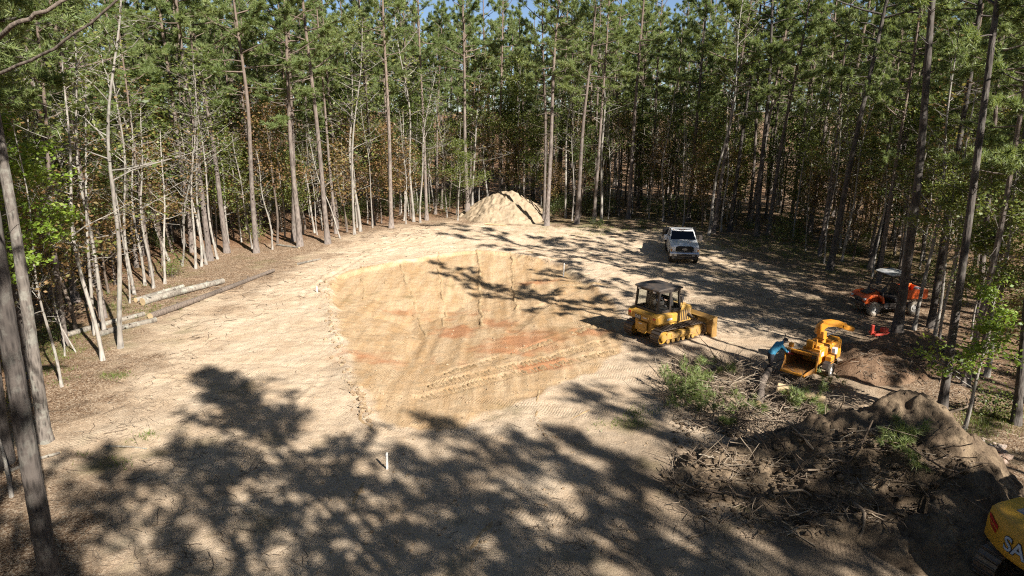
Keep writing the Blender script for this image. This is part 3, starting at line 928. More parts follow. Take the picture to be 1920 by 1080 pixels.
tree_at('pine4', 551, 452, 'left one of two close pines on russet litter', 14, (536, 0))
tree_at('pine0', 563, 462, 'right one of two close pines on russet litter', 17, (545, 150), 1.05)
tree_at('bare4', 590, 437, 'thin pale sapling behind the two close pines', 6, (580, 350))
tree_at('pine3', 615, 457, 'straight pine with red brown foot at the edge of the pale sand', 15, (585, 90), 1.05)
tree_at('bare1', 638, 447, 'thin sapling leaning left at the edge of the sand', 5, (612, 385), .7)
tree_at('bare3', 665, 440, 'left one of the pale twin trees by the sand edge', 10, (655, 250), 1.25)
tree_at('bare0', 676, 434, 'right one of the pale twin trees by the sand edge', 13, (666, 200), 1.45)
tree_at('pine6', 734, 427, 'slender pine with pale bark at the back left of the sand', 13, (722, 60))
tree_at('bare2', 758, 414, 'leaning white snag stem beside the slender pale pine', 8, (742, 250), 1.1)
tree_at('bare3', 776, 416, 'white barked tree right of the leaning white stem', 9, (766, 200), 1.4)
tree_at('bare1', 788, 417, 'thin white sapling nearest the back of the sand', 6, (790, 200), 1.1)
tree_at('leafy2', 858, 413, 'small dark stemmed leafy tree left of the sand pile', 6, (860, 300), .5)
tree_at('pine5', 877, 407, 'straight pine at the left foot of the sand pile', 14, (873, 60), 1.05)
tree_at('bare4', 886, 400, 'pale forked tree touching the straight pine by the sand pile', 9, (884, 250), 1.3)
tree_at('pine1', 915, 374, 'pine whose foot is hidden behind the sand pile', 14, (912, 100))
tree_at('bare0', 972, 368, 'slim white tree behind the top of the sand pile', 8, (974, 280))
tree_at('pine2', 1025, 423, 'straight pine at the right foot of the sand pile', 14, (1027, 40), 1.1)
tree_at('bare3', 1061, 409, 'slim white tree right of the sand pile', 8, (1058, 200), 1.3)
tree_at('pine7', 1081, 420, 'pale stout tree with flared foot right of the sand pile', 19, (1103, 60), 1.05)
tree_at('pine4', 1113, 417, 'pinkish slim pine next to the flared foot tree', 10, (1135, 80), .95)
tree_at('bare1', 1127, 415, 'reddish slim tree, second right of the flared foot tree', 7, (1150, 100), 1.5)
tree_at('pine6', 1178, 410, 'tall pine between sand pile and truck', 14, (1208, 0), 1.05)
tree_at('bare0', 1243, 415, 'thin pole of a tree behind the truck bed', 7, (1256, 250), 1.2)
tree_at('pine0', 1290, 414, 'dark shaded pine just behind the truck cab', 12, (1305, 180))
tree_at('bare3', 1329, 442, 'curved white trunk right of the truck', 9, (1362, 240), 1.4)
tree_at('pine5', 1337, 437, 'leaning pine touching the curved white trunk', 11, (1368, 250))
tree_at('bare4', 1352, 434, 'thin dark pole right of the curved white trunk', 5, (1362, 330), 1.1)
tree_at('pine3', 1368, 434, 'dark straight pine right of the curved white trunk', 11, (1393, 200))
tree_at('pine1', 1403, 420, 'left one of a pair of lit pines in the right woods', 9, (1418, 300))
tree_at('pine4', 1406, 424, 'right one of a pair of lit pines in the right woods', 9, (1428, 300))
tree_at('pine2', 1419, 443, 'dark leaning pine at the edge of the shaded track', 14, (1474, 20), 1.1)
tree_at('pine7', 1440, 440, 'leaning brown pine beside the shaded track', 11, (1478, 240))
tree_at('pine6', 1541, 455, 'half lit leaning pine left of the tall dark pine', 12, (1566, 330))
tree_at('pine5', 1555, 508, 'tall dark leaning pine in front of the right woods', 17, (1662, 20), 1.15)
tree_at('bare1', 1579, 490, 'thin dark stem right of the tall dark leaning pine', 6, (1590, 400), 1.1)
tree_at('pine0', 1592, 448, 'lit leaning pine behind the thin dark stem', 12, (1622, 320))
tree_at('pine3', 1631, 505, 'dark pine left of the white canopy', 13, (1672, 350))
tree_at('pine4', 1647, 506, 'thinner dark pine touching the white canopy', 8, (1665, 400))
tree_at('pine1', 1681, 628, 'large dark pine standing in front of the orange utility vehicle', 22, (1788, 10), 1.2)
tree_at('bare4', 1714, 618, 'thin dark leaning stem right of the large dark pine', 8, (1733, 540), 1.2)
tree_at('pine2', 1745, 615, 'dark leaning pine right of the orange utility vehicle', 15, (1772, 480))
tree_at('pine6', 1764, 783, 'dark trunk rising behind the bright green sapling', 17, (1798, 560), .95)
tree_at('pine7', 1836, 590, 'pine with bright needle tufts at the upper right', 13, (1905, 40), .9)
tree_at('pine0', 1905, 795, 'dark trunk at the right frame edge above the excavator', 13, (1925, 640))

SHADED_TRUNKS = ('large dark pine standing', 'dark leaning pine right', 'dark trunk rising', 'tall dark leaning pine', 'dark trunk at the right', 'dark leaning pine at the edge', 'dark pine left of the white', 'thinner dark pine', 'dark shaded pine', 'dark straight pine', 'dark trunk in shade')
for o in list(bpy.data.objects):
    if o.get('label') and o['label'].startswith(SHADED_TRUNKS):
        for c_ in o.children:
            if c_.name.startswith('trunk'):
                c_.material_slots[0].link = 'OBJECT'; c_.material_slots[0].material = M['near_shade_bark']  # trunks standing in shade: this darker bark paints that shade on
# leafy single trees at both sides
def leafy_special(name, tc, bark, leaf, x, y, label, rz=0):
    t = thing(name, label, 'tree', (x, y, surf(x, y) - .05), rz)
    tc[0].build('trunk', bark, t); tc[1].build('crown', leaf, t, False)
    TREES.append((x, y, 'leafy'))
    return t
p = g(30, 742)
leafy_special('leafy_tree', make_broad(601, 10.2, .11, 8500, .16, .1, .38, .26, True, .22), M['brownbark'], M['bright'], p.x, p.y, 'bright green broadleaf tree at the left frame edge')
p = g(1808, 806)
leafy_special('sapling', make_broad(602, 4.9, .06, 1700, .14, .1, .30, .23, True, .15), M['palebark'], M['bright'], p.x, p.y, 'sunlit bright green sapling between soil heap and dark trunks')
p = g(1850, 705)
leafy_special('leafy_tree', make_broad(603, 8.6, .10, 8500, .125, .12, .35, .28, True, .24), M['palebark'], M['green'], p.x, p.y, 'broad leafy tree with pale twigs at the right frame edge')
p = g(1746, 668)
leafy_special('leafy_tree', make_broad(604, 6.6, .07, 3600, .12, .12, .5, .26, True, .22), M['palebark'], M['green'], p.x, p.y, 'small leafy tree reaching over the orange utility vehicle')
for px, py, key, s, lab in [(325, 520, 'shrub1', .85, 'low round green shrub by the pale saplings'), (1205, 428, 'shrub0', .7, 'small green shrub left behind the truck'),
                            (1120, 428, 'shrub0', .8, 'low green shrub under the pinkish slim pine'), (1460, 452, 'shrub1', .9, 'green shrub beside the leaning brown pine'),
                            (1500, 458, 'shrub0', 1.0, 'wide low shrub at the edge of the right woods'), (845, 400, 'shrub2', .9, 'leafy bush left of the sand pile'),
                            (100, 640, 'shrub0', .8, 'low shrub under the bright broadleaf tree'), (1860, 780, 'shrub0', .9, 'low grassy shrub right of the sunlit sapling'), (225, 480, 'shrub2', 1.0, 'dark shrub behind the slim pale trees')]:
    p = g(px, py)
    plant(key, p.x, p.y, lab, None, s)

# the woods behind: every tree of the first rows is a tree of its own
def clear_of(x, y, d, kinds=None):
    return all((x - a) ** 2 + (y - b) ** 2 > d * d for a, b, k_ in TREES if kinds is None or k_ in kinds)
def pix(x, y, z=0):
    dd = depth_of(x, y, z)
    u = y * SP * -1 + 0
    return 960 + x / dd * FPX, 540 - ((z - CAM_H) * CP + y * SP) / dd * FPX
LAND = [(120, 'behind the bright broadleaf tree at the left edge'), (215, 'behind the white log ends'), (300, 'behind the smooth pale tree'), (350, 'above the low green shrub'), (410, 'behind the pale sapling clump'),
        (460, 'behind the crooked bulging pine'), (525, 'behind the stout pale footed pine'), (600, 'behind the two close pines'), (650, 'behind the red footed pine'), (710, 'behind the pale twin trees'), (800, 'behind the white barked trees'),
        (870, 'just left of the sand pile'), (960, 'behind the left half of the sand pile'), (1040, 'behind the right half of the sand pile'), (1100, 'behind the flared foot tree'), (1160, 'behind the pinkish slim pine'), (1240, 'left of the truck'),
        (1315, 'straight behind the truck'), (1400, 'behind the curved white trunk'), (1480, 'behind the pair of lit pines'), (1560, 'left of the tall dark pine'), (1640, 'between dark pine and white canopy'), (1720, 'behind the orange utility vehicle'),
        (1800, 'right of the large dark pine'), (1880, 'behind the sunlit sapling'), (99999, 'at the right edge behind the broad leafy tree')]
DESC = {'pine': 'pine', 'bare': 'pale stem', 'leafy': 'green leafed tree', 'autumn': 'russet leafed tree', 'shrub': 'low bush'}
def zone_label(kind, px, sc, dist):
    w = next(t for b, t in LAND if px < b)
    th_ = 'slender' if sc < .84 else ('stout' if sc > .97 else 'middling')
    row = 'front row' if dist < 4 else ('second row' if dist < 9 else ('inner' if dist < 17 else 'deep shaded'))
    if kind == 'shrub': th_ = {'slender': 'small', 'stout': 'wide'}.get(th_, 'rounded')
    return '%s %s %s %s' % (th_, row, DESC[kind], w), DESC[kind] + 's ' + w
CLR = CLEARING
cand = np.stack([rng.uniform(-62, 66, 26000), rng.uniform(11, 112, 26000)], 1)
csd = -poly_sd(CLR, cand[:, 0], cand[:, 1])
SUNLIT = [(12.2, 47.5, 2.4), (12.6, 25.8, 2.0), (7.4, 30, 2.0), (13.4, 19.2, 1.6)]
def shades(x, y):
    """a tree here would throw its crown's shadow on something the photo shows in the sun"""
    for tx, ty, w in SUNLIT:
        vx, vy = x - tx, y - ty
        al = vx * .62 + vy * -.785; pe = abs(vx * .785 + vy * .62)
        if 4 < al < 33 and pe < w: return True
    return False
def choose(kinds, count, dmin, lo, hi, want=lambda px: 1.0, own=None):
    made = 0
    order = np.argsort(csd + rng.uniform(0, 5, len(csd)))
    for i in order:
        if made >= count: break
        x, y = cand[i]
        if not (lo < csd[i] < hi): continue
        px, _ = pix(x, y)
        if not (-60 < px < 1980): continue
        if rng.uniform() > want(px): continue
        if not clear_of(x, y, 1.15) or not clear_of(x, y, dmin, own): continue
        if abs(x - 20.3) < 3.4 and abs(y - 35) < 3: continue
        if surf(x, y) - hz(x, y) > .12: continue
        if kinds[0][:4] != 'shru' and shades(x, y): continue
        key = kinds[int(rng.integers(len(kinds)))]
        kind = key.rstrip('0123456789')
        sc = rng.uniform(.72, 1.08)
        lab, grp = zone_label(kind, px, sc, csd[i])
        plant(key, x, y, lab, grp, sc, None, None, (rng.normal(0, .018), rng.normal(0, .018)))
        made += 1
choose(['pine%d' % i for i in range(8)], 200, 3.3, 1.5, 60, own=('pine',))
choose(['bare%d' % i for i in range(5)], 105, 1.7, .8, 45, lambda px: .9 if px < 860 else .45, ('bare', 'pine'))
choose(['leafy%d' % i for i in range(4)], 125, 3.0, 3.5, 50, lambda px: .9 if px < 480 else (.8 if 780 < px < 1010 or px > 1650 else .45), ('leafy',))
choose(['autumn%d' % i for i in range(3)], 52, 2.9, 2.5, 32, lambda px: .9 if 120 < px < 760 else .25, ('autumn',))
choose(['shrub%d' % i for i in range(3)], 60, 2.2, 2.5, 30, lambda px: .6, ('shrub',))

same = {}
for o in bpy.data.objects:
    if o.parent is None and o.get('label'): same.setdefault(o['label'], []).append(o)
for lab_, os_ in same.items():
    if 2 <= len(os_) <= 3:
        os_.sort(key=lambda o: pix(o.location.x, o.location.y)[0])
        for w_, o in zip(('leftmost', 'rightmost') if len(os_) == 2 else ('leftmost', 'middle', 'rightmost'), os_): o['label'] = w_ + ' ' + lab_
# the woods beyond, and those beside and behind the drone that shade the clearing: one mass
pts = []   # x, y, pick, scale
keys = list(PROTO.keys()); src = {}
PK = ['pine%d' % i for i in range(8)] + ['leafy1', 'leafy3', 'autumn1', 'bare3', 'shrub2', 'pine8', 'pine9']
SHADE = [  # big pines just outside the frame whose shadows lie across the foreground
    (8.1, .2, 'pine8', 1.0), (4.8, -4.2, 'pine9', .9), (6.8, -3.8, 'pine8', .9), (15.5, -5.2, 'pine9', .95), (19, -4.6, 'pine8', .95), (22.2, -4.8, 'pine9', .97), (25.2, -1.0, 'pine8', .97), (17.5, -9, 'pine1', 1.05), (22, -10, 'pine4', 1.0),
    (26.5, -6, 'pine5', 1), (27.5, 3.5, 'pine6', .95), (1.4, -3.6, 'pine9', .92), (1.0, -9, 'pine2', .9), (-5, -12, 'pine3', .9), (9.5, -11, 'pine7', .9), (21.3, 1.2, 'pine8', .9), (22.6, 8.6, 'pine4', .9),
    (16.6, -3.0, 'pine8', .92), (6.7, .9, 'pine9', .97), (25.5, 22.3, 'pine8', .85), (28.2, 19.6, 'pine9', .9), (29.2, 23.2, 'pine8', 1.0), (27.6, 25.6, 'pine9', .9), (24.6, 15.6, 'pine5', .9), (33, 29, 'pine9', .95)]
for x, y, kx, s in SHADE: pts.append((x, y, PK.index(kx), s))
occ = [(a, b) for a, b, k_ in TREES if k_ in ('pine', 'leafy')] + [(q[0], q[1]) for q in pts]
occ = np.array(occ)
def scatter(n, x0, x1, y0, y1, dmin, ok):
    global occ
    for _ in range(n):
        x, y = rng.uniform(x0, x1), rng.uniform(y0, y1)
        if not ok(x, y) or shades(x, y): continue
        if ((occ - (x, y)) ** 2).sum(1).min() < dmin * dmin: continue
        occ = np.vstack([occ, (x, y)])
        pick = int(rng.integers(8)) if rng.uniform() < .74 else 8 + int(rng.integers(5))
        pts.append((x, y, pick, rng.uniform(.85, 1.15)))
def sdc(x, y): return -float(poly_sd(CLR, np.array([x]), np.array([y]))[0])
scatter(5000, -50, 52, -55, -14, 3.4, lambda x, y: True)
scatter(3000, 26, 62, -14, 48, 6.0, lambda x, y: x > 26 and sdc(x, y) > 4 and (y < 6 or not (-60 < pix(x, y)[0] < 1980)))
scatter(9000, -120, 120, 62, 160, 4.4, lambda x, y: abs(x) < 8 + y * .82 and sdc(x, y) > 8)
scatter(900, -60, -14, -6, 60, 3.8, lambda x, y: sdc(x, y) > 6 and not (-60 < pix(x, y)[0] < 1980))
pts = np.array(pts)
me = bpy.data.meshes.new('woods')
me.vertices.add(len(pts))
zz = height(pts[:, 0], pts[:, 1]) - .06
me.vertices.foreach_set('co', np.stack([pts[:, 0], pts[:, 1], zz], 1).astype(np.float32).ravel())
at = me.attributes.new('pick', 'INT', 'POINT'); at.data.foreach_set('value', pts[:, 2].astype(np.int32))
at = me.attributes.new('size', 'FLOAT', 'POINT'); at.data.foreach_set('value', pts[:, 3].astype(np.float32))
at = me.attributes.new('turn', 'FLOAT', 'POINT'); at.data.foreach_set('value', rng.uniform(0, 6.28, len(pts)).astype(np.float32))
woods = link('woods', me)
tag(woods, 'dense shaded pine woods filling the distance behind and around the clearing', None, None, 'stuff')
users = {}
for o in bpy.data.objects:
    if o.type == 'MESH' and o.parent is not None:
        users.setdefault(o.data.name, o)
ng = bpy.data.node_groups.new('woods_nodes', 'GeometryNodeTree')
ng.interface.new_socket('Geometry', in_out='INPUT', socket_type='NodeSocketGeometry')
ng.interface.new_socket('Geometry', in_out='OUTPUT', socket_type='NodeSocketGeometry')
gi = ng.nodes.new('NodeGroupInput'); go = ng.nodes.new('NodeGroupOutput')
join = ng.nodes.new('GeometryNodeJoinGeometry')
def named(nm, dt):
    k = ng.nodes.new('GeometryNodeInputNamedAttribute'); k.data_type = dt; k.inputs[0].default_value = nm
    return next(o for o in k.outputs if o.enabled and o.name == 'Attribute')
pk_, sz_, tn_ = named('pick', 'INT'), named('size', 'FLOAT'), named('turn', 'FLOAT')
comb = ng.nodes.new('ShaderNodeCombineXYZ'); ng.links.new(tn_, comb.inputs[2])
e2r = ng.nodes.new('FunctionNodeEulerToRotation'); ng.links.new(comb.outputs[0], e2r.inputs[0])
for i, key in enumerate(PK):
    cmp = ng.nodes.new('FunctionNodeCompare'); cmp.data_type = 'INT'; cmp.operation = 'EQUAL'
    ins = [s_ for s_ in cmp.inputs if s_.enabled]
    ng.links.new(pk_, ins[0]); ins[1].default_value = i
    inst = ng.nodes.new('GeometryNodeInstanceOnPoints')
    ng.links.new(gi.outputs[0], inst.inputs['Points']); ng.links.new(cmp.outputs[0], inst.inputs['Selection'])
    ng.links.new(e2r.outputs[0], inst.inputs['Rotation']); ng.links.new(sz_, inst.inputs['Scale'])
    j2 = ng.nodes.new('GeometryNodeJoinGeometry')
    for me_ in PROTO[key]:
        if me_ is None or me_.name not in users: continue
        oi = ng.nodes.new('GeometryNodeObjectInfo'); oi.inputs['Object'].default_value = users[me_.name]
        oi.transform_space = 'ORIGINAL'; oi.inputs['As Instance'].default_value = True
        ng.links.new(oi.outputs['Geometry'], j2.inputs[0])
    ng.links.new(j2.outputs[0], inst.inputs['Instance'])
    ng.links.new(inst.outputs[0], join.inputs[0])
ng.links.new(join.outputs[0], go.inputs[0])
md = woods.modifiers.new('trees', 'NODES'); md.node_group = ng
print('TREES', len(TREES), 'WOODS', len(pts))
# ------------------------------------------------------------------ people
def body_mesh(name, joints, bones, split, mats, hands=(), head=None):
    """one continuous figure grown over a skeleton; split(co) picks the cloth of each face"""
    me = bpy.data.meshes.new(name)
    names = list(joints)
    me.from_pydata([joints[n][0] for n in names], [(names.index(a), names.index(b)) for a, b in bones], [])
    o = bpy.data.objects.new(name, me); COL.objects.link(o)
    sk = o.modifiers.new('skin', 'SKIN'); sk.use_smooth_shade = True
    for i, n in enumerate(names):
        r_ = joints[n][1]; me.skin_vertices[0].data[i].radius = (r_, r_) if not isinstance(r_, tuple) else r_
    me.skin_vertices[0].data[0].use_root = True
    sb = o.modifiers.new('smooth', 'SUBSURF'); sb.levels = 2
    bpy.context.view_layer.update()
    dg = bpy.context.evaluated_depsgraph_get()
    em = bpy.data.meshes.new_from_object(o.evaluated_get(dg))
    bpy.data.objects.remove(o)
    bm = bmesh.new(); bm.from_mesh(em)
    # hands: a palm and five bent fingers; a face: nose and ears
    for wrist, palm, side in hands:
        w, p = Vector(wrist), Vector(palm); d = (p - w).normalized(); s_ = Vector(side).normalized(); nrm = d.cross(s_)
        cy(bm, w, w + d * .09, .034, .040, 8)
        for k_, (off, ln) in enumerate(((-.032, .075), (-.011, .085), (.011, .080), (.031, .062))):
            a = w + d * .085 + s_ * off
            cy(bm, a, a + d * ln * .5, .0105, .0098, 6); cy(bm, a + d * ln * .5, a + d * ln * .85 - nrm * ln * .35, .0098, .007, 6)
        a = w + d * .03 - s_ * .036
        cy(bm, a, a + d * .035 - s_ * .03, .0115, .009, 6)
    if head:
        c, f = Vector(head[0]), Vector(head[1]).normalized()
        sd = f.cross(Vector((0, 0, 1))).normalized()
        cy(bm, c + f * .095 - Vector((0, 0, .01)), c + f * .125 - Vector((0, 0, .03)), .012, .018, 6)
        for q in (-1, 1):
            cy(bm, c + sd * q * .078 - Vector((0, 0, .01)), c + sd * q * .092, .028, .02, 8)
    bm.to_mesh(em); bm.free()
    for m in mats: em.materials.append(m)
    for poly in em.polygons:
        poly.material_index = split(poly.center); poly.use_smooth = True
    em.name = name
    return em

# ------------------------------------------------------------------ bulldozer
DZ = g(1240, 652)
dz_head = R(33)
fwd = Vector((math.cos(dz_head), math.sin(dz_head), 0)); lft = Vector((-fwd.y, fwd.x, 0))
dzc = Vector((DZ.x, DZ.y, 0)) + fwd * 1.32 + lft * 1.14
dz0 = min(hz(dzc.x + fwd.x * a + lft.x * b, dzc.y + fwd.y * a + lft.y * b) for a in (-1.1, 0, 1.1) for b in (-.9, .9)) 
dzm = sum(hz(dzc.x + fwd.x * a + lft.x * b, dzc.y + fwd.y * a + lft.y * b) for a in (-1.1, 1.1) for b in (-.9, .9)) / 4
za = sum(hz(dzc.x + fwd.x * 1.1 + lft.x * b, dzc.y + fwd.y * 1.1 + lft.y * b) for b in (-.9, .9)) / 2
zb = sum(hz(dzc.x - fwd.x * 1.1 + lft.x * b, dzc.y - fwd.y * 1.1 + lft.y * b) for b in (-.9, .9)) / 2
dz = thing('bulldozer', 'yellow tracked bulldozer with black cab at the edge of the dug basin', 'bulldozer', (dzc.x, dzc.y, dzm - .03))
dz.scale = (1, 1, .94)
dz.rotation_euler = (Quaternion((0, 0, 1), dz_head) @ Quaternion((0, 1, 0), -math.atan2(za - zb, 2.2))).to_euler()
Y_, YD, K_ = M['yellow'], M['yellow_dirty'], M['black']

def f(bm):
    pr(bm, [(-1.42, .50), (-.25, .50), (-.25, 1.12), (-1.42, 1.12)], -.56, .56, 'y', .03)
    pr(bm, [(-1.52, 1.08), (-.20, 1.08), (-.20, 1.52), (-1.30, 1.58), (-1.52, 1.46)], -.98, .98, 'y', .05)
    bx(bm, (-1.53, 0, .80), (.06, .70, .46), .015); bx(bm, (-1.54, 0, 1.24), (.05, .9, .24), .012)
    bx(bm, (-1.50, .80, 1.30), (.10, .26, .28), .02); bx(bm, (-1.50, -.80, 1.30), (.10, .26, .28), .02)
    bx(bm, (-.2, 0, .62), (1.6, .9, .34), .03)
    bx(bm, (-1.50, 0, .55), (.12, .5, .16), .02)
part('rear_body', f, Y_, dz)
def f(bm):
    pr(bm, [(.22, .72), (1.30, .72), (1.36, .95), (1.33, 1.55), (.22, 1.72)], -.46, .46, 'y', .06)
    bx(bm, (.75, 0, 1.66), (.75, .5, .07), .02, Matrix.Rotation(R(8.5), 4, 'Y'))
hood = part('hood', f, YD, dz)
def f(bm):
    for s in (-1, 1):
        for k in range(6): bx(bm, (.48 + k * .12, s * .468, 1.12), (.05, .02, .55), .004)
part('side_grille', f, K_, hood)
def f(bm):
    bx(bm, (1.37, 0, 1.18), (.03, .70, .62), .01)
    for k in range(5): bx(bm, (1.39, 0, .95 + k * .11), (.02, .66, .03), .004)
part('radiator_grille', f, K_, hood)
def f(bm):
    cy(bm, (.52, .22, 1.6), (.52, .22, 2.05), .07, .07); cy(bm, (.52, .22, 2.05), (.52, .22, 2.55), .05, .045); cy(bm, (.52, .22, 2.55), (.44, .22, 2.68), .045, .05)
part('exhaust', f, K_, dz, True)
def f(bm):
    cy(bm, (.85, -.18, 1.6), (.85, -.18, 1.86), .06); cy(bm, (.85, -.18, 1.86), (.85, -.18, 2.0), .10, .09)
part('air_cleaner', f, K_, dz, True)
# cab
def f(bm):
    for (x0, x1, y, t) in ((-1.28, -1.18, .70, 1), (-1.28, -1.18, -.70, 1), (.18, .06, .68, 1), (.18, .06, -.68, 1), (-.52, -.52, .72, 0), (-.52, -.52, -.72, 0)):
        pr(bm, [(x0 - .055, 1.52), (x0 + .055, 1.52), (x1 + .05, 2.66), (x1 - .05, 2.66)], y - .05, y + .05, 'y', .012)
    for y in (-.72, .72): bx(bm, (-.55, y, 1.60), (1.5, .08, .16), .015); bx(bm, (-.55, y, 2.60), (1.3, .08, .10), .012)
    bx(bm, (-1.26, 0, 1.62), (.08, 1.4, .12), .015); bx(bm, (-1.19, 0, 2.60), (.08, 1.4, .12), .012); bx(bm, (.16, 0, 1.70), (.08, 1.36, .30), .015); bx(bm, (.08, 0, 2.60), (.08, 1.36, .10), .012)
    bx(bm, (-.55, 0, 1.54), (1.5, 1.38, .05), .01)
cab = part('cab_frame', f, K_, dz)
def f(bm):
    pr(bm, [(-1.36, 2.66), (.24, 2.66), (.20, 2.75), (-.2, 2.79), (-.9, 2.79), (-1.32, 2.75)], -.80, .80, 'y', .03)
part('roof', f, M['darkplastic'], cab)
for nm, pts_ in (('rear_window', [(-1.262, -.62, 1.70), (-1.262, .62, 1.70), (-1.19, .62, 2.52), (-1.19, -.62, 2.52)]),
                 ('front_window', [(.15, -.62, 1.84), (.15, .62, 1.84), (.085, .62, 2.54), (.085, -.62, 2.54)])):
    part(nm, lambda bm, q=pts_: slab(bm, q, .006), M['cabglass'], cab)
for y in (-.71, .71):
    part('side_window', lambda bm, y=y: slab(bm, [(-1.18, y, 1.70), (-.58, y, 1.70), (-.58, y, 2.52), (-1.12, y, 2.52)], .006), M['cabglass'], cab)
    part('door_window', lambda bm, y=y: slab(bm, [(-.46, y, 1.70), (.10, y, 1.70), (.05, y, 2.52), (-.46, y, 2.52)], .006), M['cabglass'], cab)
def f(bm):
    bx(bm, (-.78, 0, 1.86), (.46, .50, .14), .04); bx(bm, (-.98, 0, 2.12), (.14, .48, .56), .05); bx(bm, (-1.0, 0, 2.44), (.10, .28, .16), .04)
    bx(bm, (-.78, 0, 1.68), (.34, .36, .24), .02); bx(bm, (-.70, .36, 1.92), (.5, .16, .2), .03); bx(bm, (-.70, -.36, 1.92), (.5, .16, .2), .03); bx(bm, (.0, 0, 1.9), (.16, .8, .45), .03)
part('operator_seat', f, M['darkplastic'], dz)
for y, z in ((.48, 2.62), (-.48, 2.62)):
    part('work_lamp', lambda bm, y=y, z=z: (bx(bm, (-1.31, y, z - .02), (.08, .16, .10), .015)), M['lamp'], cab)
for y in (.80, -.80):
    part('tail_lamp', lambda bm, y=y: bx(bm, (-1.565, y, 1.36), (.03, .14, .08), .006), M['hivis'], dz)
# badge: black plate with the maker's letters
def letters(text, size, mat, name, parent, loc, rot, ext=.004, bold=.0):
    cu = bpy.data.curves.new(name, 'FONT'); cu.body = text; cu.size = size; cu.extrude = ext; cu.offset = bold
    cu.align_x = 'CENTER'; cu.align_y = 'CENTER'
    o = bpy.data.objects.new('tmp_text', cu); COL.objects.link(o)
    bpy.context.view_layer.update()
    me = bpy.data.meshes.new_from_object(o.evaluated_get(bpy.context.evaluated_depsgraph_get()))
    bpy.data.objects.remove(o)
    me.materials.clear(); me.materials.append(mat); me.name = name
    q = link(name, me, parent); q.location = loc; q.rotation_euler = rot
    return q
bd = part('badge', lambda bm: bx(bm, (-1.572, .22, 1.24), (.012, .40, .23), .004), K_, dz)
letters('CAT', .19, M['sticker'], 'lettering', bd, (-1.582, .22, 1.24), (PI / 2, 0, -PI / 2), .003, .006)
part('warning_sticker', lambda bm: bx(bm, (-1.572, -.22, 1.27), (.008, .24, .06), .002), M['sticker'], dz)
part('warning_sticker', lambda bm: bx(bm, (-.75, -.985, 1.28), (.34, .008, .10), .002), M['sticker'], dz)
part('warning_sticker', lambda bm: bx(bm, (-1.564, .05, .93), (.008, .22, .05), .002), M['sticker'], dz)
# tracks
def loop_points(n, xr, xf, zr, zf, rr, rf):
    L = xf - xr; per = 2 * L + PI * (rr + rf); out = []
    for i in range(n):
        s = per * i / n
        if s < L: out.append((xr + s, zr + rr - (rr - rf) * s / L * 1 , 0.0))
        elif s < L + PI * rf:
            a = (s - L) / rf; out.append((xf + rf * math.sin(a), zf + rf * math.cos(a), a))
        elif s < 2 * L + PI * rf:
            t = s - L - PI * rf; out.append((xf - t, zf - rf, PI))
        else:
            a = PI + (s - 2 * L - PI * rf) / rr; out.append((xr + rr * math.sin(a), zr + rr * math.cos(a), a))
    return out
def shoe_mesh(w, l, mat):
    bm = bmesh.new(); bx(bm, (0, 0, 0), (l * .96, w, .028), .004); bx(bm, (-l * .3, 0, .035), (.022, w, .055), .004)
    me = bpy.data.meshes.new('track_shoe'); bm.to_mesh(me); bm.free(); me.materials.append(mat); return me
SH = shoe_mesh(.52, .17, M['steel'])
for s in (-1, 1):
    y = s * .885
    def f(bm, y=y, s=s):
        pr(bm, [(-.95, .26), (1.0, .26), (1.05, .40), (.95, .58), (.2, .62), (-.9, .60)], y - .19, y + .19, 'y', .03)
        for k in range(6): cy(bm, (-.8 + k * .33, y - .16, .17), (-.8 + k * .33, y + .16, .17), .105, None, 12)
        for k in (-.35, .45): cy(bm, (k, y - .12, .68), (k, y + .12, .68), .08)
        bx(bm, (.1, y + s * .20, .46), (1.5, .04, .16), .015)
    tf = part('track_frame', f, YD, dz)
    def f(bm, y=y, s=s):
        cy(bm, (-1.16, y - .10, .43), (-1.16, y + .10, .43), .34, None, 22); cy(bm, (-1.16, y + s * .10, .43), (-1.16, y + s * .24, .43), .21, .18, 16)
        for k in range(8):
            a = k * PI / 4; cy(bm, (-1.16 + .27 * math.cos(a), y + s * .10, .43 + .27 * math.sin(a)), (-1.16 + .27 * math.cos(a), y + s * .13, .43 + .27 * math.sin(a)), .025, None, 6)
    part('sprocket', f, Y_, dz, True)
    def f(bm, y=y, s=s):
        ring(bm, (1.20, y, .42), (0, 1, 0), [(.12, -.13), (.34, -.10), (.34, .10), (.12, .13)], 22); cy(bm, (1.20, y - .15, .42), (1.20, y + .15, .42), .12)
    part('idler', f, YD, dz, True)
    tr_ = thing('track', None, None); del_ = tr_
    tr_.parent = dz
    for (x, z, a) in loop_points(42, -1.16, 1.20, .43, .42, .385, .375):
        o = link('track_shoe', SH, tr_); o.location = (x, y, z); o.rotation_euler = (0, a, 0)
# blade, arms, rams
def f(bm):
    prof = [(1.95, .02), (1.86, .06), (1.74, .30), (1.72, .60), (1.78, .88), (1.90, 1.08), (1.86, 1.12), (1.70, .92), (1.62, .60), (1.64, .28), (1.80, .00)]
    pr(bm, prof, -1.42, 1.42, 'y', .0)
    for y in (-1.44, 1.44): pr(bm, [(1.62, .0), (2.02, -.02), (1.98, .5), (1.96, 1.12), (1.66, 1.0)], y - .025, y + .025, 'y', .008)
    for y in (-.5, .5): bx(bm, (1.60, y, .55), (.12, .14, .7), .02)
    bx(bm, (1.60, 0, .95), (.10, 2.4, .12), .02); bx(bm, (1.62, 0, .2), (.10, 2.4, .12), .02)
blade = part('blade', f, M['blade'], dz)
part('cutting_edge', lambda bm: pr(bm, [(1.96, -.03), (1.99, -.02), (1.90, .12), (1.875, .11)], -1.46, 1.46, 'y', 0), M['steel'], blade)
